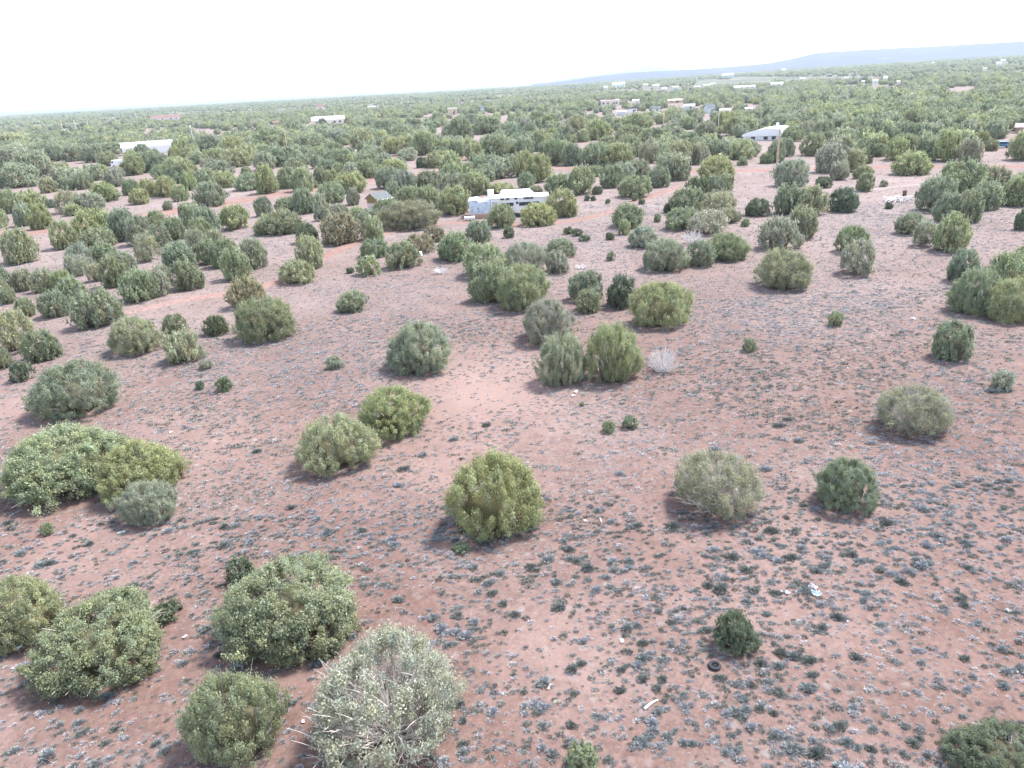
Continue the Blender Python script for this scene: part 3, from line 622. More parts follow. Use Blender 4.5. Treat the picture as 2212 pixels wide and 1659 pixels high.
def auto_label(cx, cy, tone, w):
    (lx, ly), nm = min(LM, key=lambda q: math.hypot((q[0][0] - cx), (q[0][1] - cy) * 1.7))
    dx, dy = cx - lx, (cy - ly) * 1.7
    side = ('right of' if dx > 0 else 'left of') if abs(dx) > abs(dy) else ('in front of' if dy > 0 else 'behind')
    size = 'small' if w < 3.4 else ('large' if w > 5.2 else 'middling')
    return '%s %s juniper %s %s' % (size, TNAME[tone], side, nm), math.hypot(dx, dy)
ORD = ['nearest', 'second nearest', 'third nearest', 'fourth nearest', 'fifth nearest', 'sixth nearest', 'seventh nearest', 'eighth nearest']
AUTO = []
gi = 0
for (x0, x1, y0, y1, tone, habit, label) in NEAR:
    gi += 1
    pos, rx, h, dep = fit(x0, x1, y0, y1)
    px = 2 * rx / dep * FPX
    if habit == 'small': key = 'small'
    elif px > 42: key = 'near_' + habit
    else: key = 'mid_' + {'wide': 'dense', 'dense': 'dense', 'tuft': 'tuft', 'silver': 'silver'}[habit]
    plant_tree(key, gi, pos, rx * 0.98, h, tone, (gi * 2.4) % 6.28, label)
MID_SPEC = []
for ox, oy, lst in MIDS:
    for (u0, u1, v0, v1, tone) in lst:
        if tone == 'skip': continue
        x0, x1, y0, y1 = ox + u0 / 4, ox + u1 / 4, oy + v0 / 4, oy + v1 / 4
        MID_SPEC.append((x0, x1, y0, y1, tone))
m_seed = {}
for (x0, x1, y0, y1, tone, label) in SMALL:
    gi += 1
    pos, rx, h, dep = fit(x0, x1, y0, y1)
    plant_tree('small', gi, pos, rx, h, tone, (gi * 1.7) % 6.28, label, cat='shrub', name='juniper_shrub', group='small shrubs among the scrub')
for (x0, x1, y0, y1, tone) in MID_SPEC:
    gi += 1
    pos, rx, h, dep = fit(x0, x1, y0, y1); rx *= 1.14; h *= 1.22
    key = {'Y': 'mid_tuft', 'G': 'mid_dense', 'D': 'mid_dense', 'S': 'mid_tuft', 'B': 'mid_tuft', 'W': 'mid_silver'}[tone]
    if gi % 3 == 0 and tone in 'YG': key = 'mid_tuft' if key == 'mid_dense' else 'mid_dense'
    if rx * 2 / dep * FPX > 42: key = key.replace('mid', 'near')
    r = plant_tree(key, gi * 7, pos, rx, h, tone, (gi * 2.4) % 6.28, None)
    lab, dd = auto_label((x0 + x1) / 2, (y0 + y1) / 2, tone, rx * 2); AUTO.append((lab, dd, r))
def finish_labels():
    by = {}
    for lab, dd, r in AUTO: by.setdefault(lab, []).append((dd, r))
    for lab, l in by.items():
        l.sort(key=lambda t: t[0])
        for i, (dd, r) in enumerate(l):
            if len(l) == 1: r['label'] = lab
            elif i < len(ORD): r['label'] = lab + ', ' + ORD[i]
            elif i == len(l) - 1: r['label'] = lab + ', farthest of its kind'
            else: r['label'] = lab + ', beyond the eight nearest'

# ---- dead shrubs and bleached branches
def dead(x0, x1, y0, y1, label, i):
    pos, rx, h, dep = fit(x0, x1, y0, y1)
    o = new_obj('dead_shrub', DEAD[i]); o.location = pos; o.scale = (rx, rx, h); o.rotation_euler = (0, 0, i * 2.0)
    tag(o, label, 'dead shrub'); TREES.append((pos.x, pos.y, rx * .7))
dead(1396, 1468, 742, 812, 'bleached leafless shrub beside the tall yellow green juniper', 0)
dead(1472, 1520, 490, 530, 'bare white forked branches in front of the pale dome cluster', 1)
dead(932, 972, 576, 594, 'low reddish brown fan of dead twigs in the grey scrub', 0)
dead(1240, 1272, 575, 583, 'small grey dead twigs near the twiggy upright juniper', 1)

# ------------------------------------------------------------------ buildings
m_white = plain("white_paint", (0.80, 0.80, 0.80), 0.6, 0.04, 1.5)
m_cream = plain("cream_wall", (0.72, 0.66, 0.56), 0.8, 0.08, 1)
m_pinkw = plain("pinkish_wall", (0.74, 0.60, 0.58), 0.8, 0.08, 1)
m_tan = plain("tan_wall", (0.62, 0.50, 0.38), 0.8, 0.1, 1)
m_yellow = plain("yellow_siding", (0.50, 0.38, 0.18), 0.8, 0.15, 3)
m_redroof = plain("red_roof", (0.40, 0.27, 0.25), 0.7, 0.15, 2)
m_greyroof = plain("grey_green_shingles", (0.25, 0.28, 0.29), 0.8, 0.12, 4)
m_whiteroof = plain("white_metal_roof", (0.80, 0.82, 0.82), 0.45, 0.03, 1)
m_bluewall = plain("pale_blue_wall", (0.56, 0.62, 0.64), 0.7, 0.08, 1)
m_glass = plain("dark_window", (0.05, 0.055, 0.07), 0.25, 0.2, 1)
m_dark = plain("dark_board", (0.06, 0.055, 0.07), 0.8, 0.2, 2)  # even dark tone for the step, trough blocks and cabin roof
m_door = plain("brown_door", (0.16, 0.10, 0.07), 0.7, 0.1, 2)
m_blue = plain("blue_car_paint", (0.10, 0.24, 0.45), 0.35, 0.05, 1)
m_rubber = plain("rubber", (0.035, 0.035, 0.045), 0.8, 0.2, 8)
m_pole = plain("weathered_pole_wood", (0.62, 0.50, 0.37), 0.9, 0.25, 3)
m_greypole = plain("grey_pole_wood", (0.58, 0.56, 0.54), 0.9, 0.2, 3)
m_porc = plain("white_ceramic", (0.8, 0.8, 0.8), 0.3, 0.03, 2)
m_metal = plain("dull_metal", (0.45, 0.46, 0.48), 0.4, 0.1, 3, 0.6)
m_wood = plain("cut_wood", (0.60, 0.50, 0.42), 0.85, 0.2, 6)
m_scrap = plain("white_plastic_scrap", (0.80, 0.80, 0.82), 0.5, 0.08, 8)
# weathered trailer panel: pale blue grey with stains and a rusty foot
m_weath, n, b = mat("weathered_panel"); tc = nd(n, 'ShaderNodeTexCoord')
t1 = noise_tex(n, 1.6, 6, 0.7, tc.outputs['Object'], 0.5)
r1 = ramp(n, t1.outputs['Fac'], [(0.34, (0.16, 0.20, 0.26)), (0.46, (0.50, 0.58, 0.66)), (0.7, (0.66, 0.70, 0.74))])
sp = nd(n, 'ShaderNodeSeparateXYZ'); n.links.new(tc.outputs['Object'], sp.inputs[0])
ad = nd(n, 'ShaderNodeMath', operation='MULTIPLY_ADD'); n.links.new(t1.outputs['Fac'], ad.inputs[0]); ad.inputs[1].default_value = -0.8; n.links.new(sp.outputs['Z'], ad.inputs[2])
rr = ramp(n, ad.outputs[0], [(0.12, (1, 1, 1)), (0.45, (0, 0, 0))])
n.links.new(mix(n, rr.outputs[0], r1.outputs[0], (0.52, 0.32, 0.22)), b.inputs['Base Color'])

KEEP = []
def site(x0, x1, y0, y1, margin=3):
    p = P((x0 + x1) / 2, y1); dep = (p - CP).dot(fwd); s = dep * K / FPX
    KEEP.append((x0 - margin, x1 + margin, y0 - margin, y1 + 1, dep, p.x, p.y, (x1 - x0) * s * 0.7 + 2))
    az = math.atan2(p.x, p.y)
    return p, (x1 - x0) * s, (y1 - y0) * s, -az, dep
def building(name, rect, wall, roof, label, cat='house', style='gable', depth=None, windows=3, door=True, yaw=0, overhang=.35, rf=0.38):
    p, w, hh, rz, dep = site(*rect)
    d = depth or min(max(w * .5, 4), 9)
    root = new_obj(name, None); root.location = (p.x, p.y, H(p.x, p.y)); root.rotation_euler = (0, 0, rz + yaw)
    tag(root, label, cat)
    hw = hh * (1 - rf)
    MB().box((0, d / 2, hw / 2 - .1), (w, d, hw + .2)).build('wall', wall, root)
    if style == 'gable':
        r = MB(); e = overhang
        r.bm.faces.new([r.bm.verts.new(c) for c in [(-w/2-e, -e, hw), (w/2+e, -e, hw), (w/2+e, d/2, hh), (-w/2-e, d/2, hh)]])
        r.bm.faces.new([r.bm.verts.new(c) for c in [(-w/2-e, d+e, hw), (-w/2-e, d/2, hh), (w/2+e, d/2, hh), (w/2+e, d+e, hw)]])
        g = bmesh.ops.solidify(r.bm, geom=r.bm.faces[:], thickness=-0.12)
        r.build('roof', roof, root)
        gm = MB()
        for s in (-1, 1):
            x = s * (w / 2 - .06)
            gm.prism([(0, 0), (d, 0), (d/2, hh - hw - .15)], -0.05, 0.05)
        for i, v in enumerate(gm.bm.verts):
            y, t, z = v.co.x, v.co.y, v.co.z; s = -1 if i < 6 else 1
            v.co = Vector((s * (w / 2 - .08) + t, y, hw + z))
        gm.build('gable', wall, root)
    else:
        MB().box((0, d / 2, hw + hh * rf / 2), (w + 2 * overhang, d + 2 * overhang, hh * rf)).build('roof', roof, root)
    if door: MB().box((w * .12, -.03, min(1.0, hw * .42)), (.95, .08, min(2.0, hw * .84))).build('door', m_door, root)
    for i in range(windows):
        x = -w / 2 + w * (i + .6) / (windows + .2)
        if door and abs(x - w * .12) < 1.0: x += 1.6
        MB().box((x, -.03, hw * .58), (min(1.3, w * .12), .08, hw * .32)).build('window', m_glass, root)
    return root

# the long white trailer
p, w, hh, rz, dep = site(1013, 1186, 420, 468.5)
tr = new_obj('mobile_home', None); tr.location = (p.x, p.y, H(p.x, p.y)); tr.rotation_euler = (0, 0, rz + R(-2)); tag(tr, 'long abandoned white trailer with stained blue grey left end and raised roof section', 'mobile home')
L = w; hb = 2.6; s_ = w / 173.0
xw = lambda sx: (sx - 1099.5) * s_
MB().box(((xw(1062) + xw(1186)) / 2, 2.0, .55 + hb / 2), (xw(1186) - xw(1062), 4.0, hb - .4)).build('wall', m_white, tr)
MB().prism([(xw(1013), hb + .25), (xw(1016), 1.6), (xw(1018), .05), (xw(1061), .05), (xw(1061.8), hb + .05), (xw(1045), hb + .1), (xw(1040), hb - .05), (xw(1030), hb + .35)], -.12, 4.1).build('end_panel', m_weath, tr)
MB().box(((xw(1062) + xw(1186)) / 2, 1.95, hb + .43), (xw(1187) - xw(1062.2), 4.3, .12)).build('roof', m_whiteroof, tr)
MB().prism([(xw(1078), hb + .5), (xw(1156), hb + .5), (xw(1146), hb + 1.25), (xw(1084), hb + 1.25)], .5, 3.9).build('raised_roof', m_white, tr)
MB().box((xw(1061.5), 1.6, hb + .95), (1.0, 1.1, 1.3), 0).build('vent_box', m_white, tr)
for a, c in ((1083, 1091), (1095, 1102), (1113, 1119), (1133, 1145), (1146, 1153)):
    MB().box(((xw(a) + xw(c)) / 2, -.18, hb + .32), (xw(c) - xw(a), .14, .3)).build('roof_slot', m_glass, tr)
for a, z0, sx in ((1118.5, 2.2, .35), (1091, 1.95, .9), (1138, 2.0, 1.0), (1160, 2.0, .9), (1104, 2.0, 1.0), (1128, 2.0, .8), (1150, 2.0, .8)):
    MB().box((xw(a), -.05, z0), (sx, .12, .55 if sx > .5 else .35)).build('window', m_glass, tr)
MB().box((xw(1071), -.05, 1.5), (.85, .1, 2.0)).build('door', m_metal, tr)
MB().box(((xw(1063) + xw(1184)) / 2, .3, .28), (xw(1184) - xw(1063), .15, .5)).build('skirting', m_metal, tr)
MB().box((xw(1117), -.2, .3), (1.0, .5, .6)).build('step', m_dark, tr)
# white trough
p, w, hh, rz, dep = site(1003, 1026, 467, 477)
o = new_obj('trough', None); o.location = (p.x, p.y, H(p.x, p.y)); o.rotation_euler = (0, 0, rz); tag(o, 'low white trough on short blocks in front of the trailer\'s left end', 'trough')
t = MB(); t.box((0, 0, .5), (w, .9, .42)); t.build('tub', m_white, o, bevel=.06)
t = MB(); t.box((0, 0, .712), (w - .24, .66, .02)); t.build('inside', m_metal, o)
for x in (-.32, .05, .34): MB().box((w * x, -.1, .145), (.18, .5, .29)).build('block', m_dark, o)
# gable roofed shed
p, w, hh, rz, dep = site(799, 842, 425, 450)
sh = new_obj('shed', None); sh.location = (p.x, p.y, H(p.x, p.y)); sh.rotation_euler = (0, 0, rz + R(38)); tag(sh, 'small shed with grey green gable roof, white fascia and yellow gable wall', 'shed')
d = 3.2; ww = 3.0; e = 2.0; rg = 2.9
MB().box((0, 0, e / 2 - .1), (d, ww, e + .2)).build('wall', m_pinkw, sh)
# ridge runs along x; gable ends face +-x
for s in (-1, 1):
    q = MB(); q.bm.faces.new([q.bm.verts.new(c) for c in [(-d/2-.3, s*(ww/2+.35), e-.15), (d/2+.3, s*(ww/2+.35), e-.15), (d/2+.3, 0, rg), (-d/2-.3, 0, rg)]])
    bmesh.ops.solidify(q.bm, geom=q.bm.faces[:], thickness=.1); q.build('roof', m_greyroof, sh)
    MB().box((0, s * (ww / 2 + .37), e - .22), (d + .6, .06, .2)).build('fascia', m_white, sh)
    g_ = MB(); x = s * (d / 2 + .02)
    a = [g_.bm.verts.new((x, y, z)) for y, z in ((-ww/2, e-.9), (ww/2, e-.9), (ww/2, e), (0, rg - .12), (-ww/2, e))]; g_.bm.faces.new(a)
    bmesh.ops.solidify(g_.bm, geom=g_.bm.faces[:], thickness=.05); g_.build('gable', m_yellow, sh)
MB().box((d / 2 + .07, .3, e + .05), (.06, .45, .4)).build('window', m_white, sh)

# white building at left
b1 = building('house', (272, 373, 307, 332), m_white, m_whiteroof, 'long white building with a lower left wing among junipers at left', depth=8, windows=1, door=False)
b = building('shed', (233, 247, 312, 318), m_cream, m_whiteroof, 'tiny pale shed roof left of the long white building', 'shed', windows=0, door=False)
# white van
p, w, hh, rz, dep = site(242, 263, 343, 361)
van = new_obj('parked_van', None); van.location = (p.x, p.y, H(p.x, p.y)); van.rotation_euler = (0, 0, rz); tag(van, 'white van with rounded top half hidden by a juniper near the left clearing', 'van')
MB().prism([(-w/2, .45), (w/2+1.6, .45), (w/2+1.7, 1.9), (w/2+1.4, 2.3), (-w/2+.55, 2.35), (-w/2+.2, 1.7), (-w/2, 1.25)], -.0, 1.9).build('body', m_white, van, bevel=.05)
MB().prism([(-w/2+.22, 1.45), (-w/2+.9, 1.45), (-w/2+.9, 2.05), (-w/2+.5, 2.05)], -.03, .02).build('window', m_glass, van)
for x in (-w/2 + .75, w/2 + .8):
    MB().tube([(x, -.05, .36), (x, .2, .36)], .36, 12).build('wheel', m_rubber, van)
# others
building('house', (331, 388, 249, 262), m_pinkw, m_redroof, 'pinkish ranch house with red roof far at left', windows=4)
building('house', (676, 745, 252, 271), m_cream, m_whiteroof, 'long pale house with a pole in front and a brown juniper at its right', windows=4, depth=8)
building('garage', (675, 683, 258, 268), m_bluewall, m_greyroof, 'little blue grey annex against the long pale house', 'garage', windows=1, door=False)
building('house', (684, 701, 227, 238), m_pinkw, m_redroof, 'small reddish house beyond the long pale house', windows=1)
building('shed', (795, 811, 229, 234), m_bluewall, m_whiteroof, 'low white roof far beyond, right of the long pale house', 'shed', windows=0, door=False)
building('shed', (591, 603, 262, 270), m_redroof, m_redroof, 'small red roofed shed behind the leaning pole', 'shed', windows=0, door=False)
building('house', (968, 988, 234, 248), m_tan, m_cream, 'square tan house with flat pale top left of centre', style='flat', windows=1, rf=.2)
building('shed', (1038, 1046, 229, 242), m_bluewall, m_greyroof, 'narrow bluish tower shed right of the square tan house', 'shed', windows=0, door=False)
building('house', (1323, 1350, 178, 190), m_white, m_whiteroof, 'large white house on the rise just below the horizon', windows=4)
building('mobile_home', (1298, 1338, 217, 229), m_cream, m_pinkw, 'long cream mobile home with pinkish roof right of centre', 'mobile home', style='flat', windows=4, rf=.2, depth=5)
building('shed', (1366, 1380, 215, 223), m_white, m_whiteroof, 'small white shed behind the long cream mobile home', 'shed', windows=0)
building('cabin', (1357, 1376, 233, 245), m_white, m_dark, 'small white cabin with dark flat roof and dark door', 'cabin', style='flat', windows=1, rf=.16)
building('shed', (1408, 1426, 230, 242), m_bluewall, m_greyroof, 'leaning shed with dark grey top right of the small white cabin', 'shed', style='gable', windows=0)
building('carport', (1332, 1352, 241, 250), m_bluewall, m_white, 'open pale carport left of the small white cabin', 'carport', style='flat', windows=0, door=False, rf=.25)
building('house', (1443, 1473, 214, 223), m_tan, m_cream, 'long tan roofed house right of the white shed', windows=2)
building('shed', (1478, 1500, 225, 236), m_bluewall, m_whiteroof, 'sagging white roofed shed before tan scrap heaps', 'shed', windows=0)
building('house', (1527, 1545, 226, 245), m_bluewall, m_greyroof, 'pale blue gabled house left of a small white shed', windows=1, yaw=.5)
building('shed', (1555, 1576, 235, 244), m_white, m_whiteroof, 'small white shed pair beside the pole left of the domed roof', 'shed', windows=1)
building('shed', (1610, 1624, 232, 240), m_cream, m_whiteroof, 'pale round topped shed above the domed roof building', 'shed', windows=0)
building('barn', (1560, 1584, 159, 169), m_bluewall, m_whiteroof, 'pale blue barn far off in the haze below the mesa', 'barn', windows=2)
building('house', (1586, 1630, 185, 193), m_white, m_whiteroof, 'long low white building on the pale clearing below the mesa', windows=4)
building('house', (1665, 1690, 178, 187), m_white, m_whiteroof, 'white house among dark junipers right of the long low one', windows=2)
for i, (x0, x1, y0, y1, mm, lab) in enumerate([
  (1536, 1545, 179, 184, m_white, 'white building block right of the small white specks, far off'), (1500, 1512, 186, 190, m_pinkw, 'low pinkish house in the pale strip of far buildings'),
  (1520, 1534, 182, 187, m_white, 'low white house in the pale strip of far buildings'), (1389, 1400, 181, 188, m_pinkw, 'pinkish house right of the large white house on the rise'),
  (1410, 1424, 182, 190, m_cream, 'cream house with red top right of the pinkish one on the rise'), (1430, 1440, 189, 196, m_white, 'white shed below the cream house on the rise'),
  (1452, 1466, 186, 195, m_bluewall, 'bluish house with a pole beside it on the rise'), (1304, 1313, 186, 195, m_cream, 'cream shed left of the large white house on the rise'),
  (1734, 1745, 139, 145, m_white, 'white house below the pale cliff of the mesa'), (1771, 1779, 139, 144, m_white, 'left one of two white specks of houses below the mesa'),
  (1784, 1793, 138, 143, m_white, 'right one of two white specks of houses below the mesa'), (1688, 1697, 149, 154, m_white, 'small white house low on the far slope at right'),
  (1884, 1896, 171, 182, m_white, 'white house behind a dark juniper, right of the far centre'), (1861, 1867, 174, 180, m_bluewall, 'pale blue shed left of the white house behind a dark juniper'),
  (1908, 1916, 165, 176, m_cream, 'narrow cream house right of the one behind a dark juniper'), (1937, 1944, 174, 181, m_white, 'small white shed right of the narrow cream house'),
  (2152, 2162, 134, 141, m_white, 'white house high on the slope in the upper right'), (2162, 2171, 129, 134, m_white, 'smaller white house above the other in the upper right'),
  (2123, 2131, 146, 151, m_white, 'white shed lower left of the two houses in the upper right'), (2012, 2018, 134, 139, m_cream, 'lone cream house on the far right slope'),
  (1728, 1738, 168, 175, m_cream, 'cream roof in the pale field strip at right'), (1825, 1832, 166, 172, m_white, 'white roof at the right end of the pale field strip'),
  (1717, 1726, 284, 291, m_white, 'small white object shed right of the tall roadside pole')]):
    building('house', (x0, x1, y0, y1), mm, m_whiteroof if i % 3 else m_cream, lab, windows=1, door=False)
building('shed', (1764, 1776, 278, 288), m_redroof, m_redroof, 'red brown shed among junipers right of the tall roadside pole', 'shed', windows=0, door=False)
building('shed', (2194, 2216, 268, 288), m_redroof, m_pinkw, 'salmon coloured shed at the right edge above the blue car', 'shed', windows=0, door=False)

# white building with a long arched roof
p, w, hh, rz, dep = site(1604, 1686, 277, 303)
bd = new_obj('barn', None); bd.location = (p.x, p.y, H(p.x, p.y)); bd.rotation_euler = (0, 0, rz + R(-16)); tag(bd, 'big white building with a broad low arched roof behind the tall roadside pole', 'barn')
w *= 1.04; hs_ = hh * .42
prof = [(-w/2, hs_ * .9)] + [(-w/2 + w * t, hs_ * .9 + (hh - hs_) * math.sin(math.pi * min(1, t * .62 + .02) ) ** .8 * (1 if t < .82 else 1 - (t - .82) * 1.6)) for t in np.linspace(.02, .98, 14)] + [(w/2, hs_ * 1.1)]
MB().prism(prof + [(w/2, hs_ * .8), (-w/2, hs_ * .7)], -.4, 11).build('roof', m_whiteroof, bd)
MB().prism([(-w/2 + .4, -.1), (w/2 - .4, -.1), (w/2 - .4, hs_ * .82), (-w/2 + .4, hs_ * .72)], 0, 10.4).build('wall', m_white, bd)
MB().tube([(w * .28, 4, hh * .9), (w * .28, 4, hh + 1.1)], .45, 8).build('vent', m_white, bd)
for x in (-.22, .1, .3): MB().box((w * x, -.04, hs_ * .45), (1.2, .1, 1.0)).build('window', m_glass, bd)

# blue car at right
p, w, hh, rz, dep = site(2155, 2178, 302, 320)
cr = new_obj('parked_car', None); cr.location = (p.x, p.y, H(p.x, p.y)); cr.rotation_euler = (0, 0, rz + .35); tag(cr, 'blue car with pale hood parked among junipers near the right edge', 'car')
MB().prism([(-2.2, .35), (2.2, .35), (2.25, .85), (1.7, .95), (.9, 1.45), (-.9, 1.5), (-1.7, 1.0), (-2.25, .9)], 0, 1.75).build('body', m_blue, cr, bevel=.05)
MB().box((-1.85, .87, .99), (.75, 1.5, .05)).build('hood', m_white, cr)
MB().prism([(-1.3, 1.0), (1.2, 1.0), (.75, 1.38), (-.75, 1.4)], -.02, .05).build('window', m_glass, cr)
for x in (-1.4, 1.35):
    for y in (0.0, 1.6): MB().tube([(x, y - .03, .33), (x, y + .2, .33)], .33, 12).build('wheel', m_rubber, cr)
KEEP.append((2142, 2190, 292, 324, dep, p.x, p.y, 4))

# ------------------------------------------------------------------ poles
def pole(xt, yt, xb, yb, label, m=None, arm=0, lamp=False, trans=False, thick=.15):
    p = P(xb, yb); dep = (p - CP).dot(fwd)
    # height so that the top reaches its row
    lo, hi = 2, 20
    for i in range(20):
        mid = (lo + hi) / 2
        if proj(p.x, p.y, p.z + mid)[1] > yt: lo = mid
        else: hi = mid
    hgt = lo; root = new_obj('utility_pole', None); root.location = (p.x, p.y, H(p.x, p.y))
    tag(root, label, 'utility pole', 'utility poles')
    k = max(1.0, dep / 300.0)
    MB().tube([(0, 0, -.5), (0, 0, hgt * .5), (0, 0, hgt)], [thick * 1.15 * k, thick * k, thick * .75 * k], 8).build('post', m or m_pole, root)
    if arm: MB().box((0, 0, hgt - .5), (arm, .12 * k, .14 * k)).build('crossarm', m or m_pole, root)
    if lamp: MB().tube([(-.1, -.3, hgt - 1.0), (-.1, -.3, hgt - .2)], [.35, .42], 10).build('lamp_head', m_porc, root)
    if trans: MB().tube([(-.35, -.2, hgt - 1.9), (-.35, -.2, hgt - .9)], .32, 10).build('transformer', m_metal, root)
    KEEP.append((xb - 3, xb + 3, yt, yb + 1, dep, p.x, p.y, 2)); return root
pole(1686, 276, 1677, 372, 'tall brown pole standing by the road in front of the arched white roof', plain('brown_pole_wood', (0.50, 0.37, 0.25), .9, .2, 3), thick=.2)
pole(1058, 293, 1060, 340, 'pole with pale top standing beyond the trailer, behind the track', thick=.15)
pole(616, 275, 620, 320, 'leaning brown pole left of centre, in front of the small red shed', thick=.16)
pole(414, 270, 420, 316, 'grey pole carrying a white lamp head, right of the long white building', m_greypole, lamp=True)
pole(317, 265, 322, 300, 'thin brown pole behind the long white building')
pole(130, 259, 136, 282, 'leftmost of the far brown poles under the horizon', m_pole)
pole(160, 258, 163, 274, 'short far pole between the leftmost pole and its right neighbour', m_greypole)
pole(187, 256, 191, 274, 'third far brown pole from the left edge')
pole(291, 243, 295, 257, 'far pole left of the pinkish ranch house')
pole(722, 238, 724, 257, 'pole with pale transformer rising in front of the long pale house', m_greypole, trans=True)
pole(1553, 238, 1551, 285, 'grey pole with a short crossarm left of the arched white roof', m_greypole, arm=2.2)
pole(1432, 236, 1433, 270, 'thin tan pole right of the leaning shed with dark grey top', m_pole)
pole(1163, 206, 1164, 222, 'far tan pole just right of centre', m_pole)
pole(991, 217, 991, 230, 'faint pole above the square tan house', m_greypole)
pole(1641, 203, 1641, 216, 'white topped far pole above the arched white roof', m_greypole, lamp=True)
pole(1850, 154, 1850, 166, 'faint far pole on the pale field strip', m_greypole)
pole(1666, 275, 1666, 288, 'white vent like post on the right end of the arched roof', m_greypole) if False else None

# ------------------------------------------------------------------ small things lying on the ground
def scrap_mesh(seed, m, name, sx, sy, sz, fold=.5):
    g = random.Random(seed); bm = bmesh.new(); N = 7; vs = []
    for i in range(N):
        for j in range(N):
            u, v = i / (N - 1) - .5, j / (N - 1) - .5; e = 1 - .25 * g.random()
            vs.append(bm.verts.new((u * sx * e, v * sy * e, .02 + sz * abs(mnoise.noise(Vector((u * 3, v * 3, seed)))) * 2.2 * fold + g.random() * sz * .15)))
    for i in range(N - 1):
        for j in range(N - 1):
            if g.random() < .06 and (i in (0, N - 2) or j in (0, N - 2)): continue
            bm.faces.new((vs[i * N + j], vs[(i + 1) * N + j], vs[(i + 1) * N + j + 1], vs[i * N + j + 1]))
    bmesh.ops.solidify(bm, geom=bm.faces[:], thickness=.012)
    me = bpy.data.meshes.new(name); bm.to_mesh(me); bm.free(); me.materials.append(m); return me
def scrap(sx, sy, wpx, hpx, label, name='plastic_scrap', m=None, lift=0, rz=None, seed=None):
    p = P(sx, sy, lift); dep = (p - CP).dot(fwd); w = wpx * K * dep / FPX; h = hpx * K * dep / FPX * 1.6
    sd = seed or int(sx * 3 + sy)
    o = new_obj(name, scrap_mesh(sd, m or m_scrap, name, w, h, min(w, h) * .5)); o.location = (p.x, p.y, H(p.x, p.y) + lift + .01)
    o.rotation_euler = (0, 0, (sd % 7) * .2 - .6 if rz is None else rz); tag(o, label, name.replace('_', ' ')); return o
scrap(264, 1151, 18, 6, 'white crumpled sheet on the soil below the small pale green juniper')
scrap(400, 1377, 9, 7, 'white crumpled scrap right of the broad light green juniper')
scrap(42, 1400, 9, 8, 'white scrap at the left foot of the broad light green juniper', lift=.3)
scrap(735, 1294, 13, 7, 'white rag caught in the branches of the broad deep green juniper', 'rag', lift=1.6)
scrap(369, 935, 7, 5, 'small white scrap right of the widest juniper')
scrap(1244, 847, 9, 9, 'bright white scrap with dark shade before the two tall junipers')
scrap(1238, 856, 10, 5, 'thin white scrap just below the bright white one')
scrap(1973, 689, 11, 7, 'white scrap in the scrub right of the yellow green seedling')
scrap(2177, 1320, 9, 7, 'white scrap near the right edge above the corner')
scrap(1264, 1126, 8, 6, 'small white scrap in the scrub right of the middle foreground juniper')
scrap(1344, 1386, 8, 8, 'white cup sized scrap left of the small lone juniper', rz=0)
scrap(1308, 923 - 40, 4, 3, 'tiny white chip above the two tiny green shrubs')
scrap(1756, 1270, 20, 11, 'pinkish white crumpled sheet in the lower right litter', 'crumpled_sheet', rz=-.7)
scrap(1764, 1284, 22, 12, 'bluish white bag beneath the crumpled sheet', 'plastic_bag', plain("bluish_plastic", (.62, .72, .80), .5, .1, 6), rz=.3)
scrap(1700, 1282, 12, 8, 'white bag left of the crumpled sheet', 'plastic_bag')
scrap(1689, 1279, 5, 5, 'tiny white scrap left of the white bag')
scrap(1831, 796, 4, 4, 'tiny pale chip in the right scrub')
scrap(1830, 1343, 5, 4, 'pale chip in the lower right litter')
scrap(1500, 1170, 5, 4, 'pale chip under the open pale branched juniper')
scrap(1140, 1000, 5, 4, 'pale chip just right of the middle foreground juniper top')
scrap(1087, 1500, 4, 4, 'pale chip on soil right of the large silvery juniper')
scrap(1255, 586, 6, 4, 'white chip behind the twiggy upright juniper')
scrap(1862, 1070, 5, 4, 'white chip at the lower right of the dome shaped green juniper')
scrap(2196, 1452, 6, 5, 'pale chip at the right edge above the dark corner juniper')
scrap(655, 1560, 10, 6, 'pale scrap between the two bottom edge junipers')
# bucket shaped scrap
p = P(907, 552); o = new_obj('bucket', None); o.location = (p.x, p.y, H(p.x, p.y)); tag(o, 'white bucket upside down beside the round rich green juniper', 'bucket')
MB().tube([(0, 0, 0), (0, 0, .52)], [.36, .28], 14).build('tub', m_white, o)
MB().tube([(0, 0, .0), (0, 0, .05)], .39, 14).build('rim', m_metal, o)
# white stick and short stick
def stick(xa, ya, xb, yb, r, label, m=m_wood):
    a, c = P(xa, ya, r), P(xb, yb, r); q = a.lerp(c, .5); mdl = (c - a) / 2
    bend = Vector((-mdl.y, mdl.x, 0)) * .07
    o = MB().tube([-mdl, -mdl * .4 + bend, mdl * .3 + bend, mdl], [r, r * .95, r * .8, r * .55], 8).build('stick', m); o.location = q; tag(o, label, 'stick')
stick(1392, 1531, 1421, 1511, .045, 'pale peeled stick lying on the soil, longest in the foreground', plain("peeled_wood", (.68, .62, .58), .8, .1, 8))
stick(1184, 1489, 1189, 1478, .035, 'short pale stick right of the large silvery juniper')
stick(1296, 1120, 1299, 1128, .04, 'little pale stump like stick in the scrub')
stick(330, 1372, 352, 1350, .03, 'thin pale stick right of the broad light green juniper') if False else None
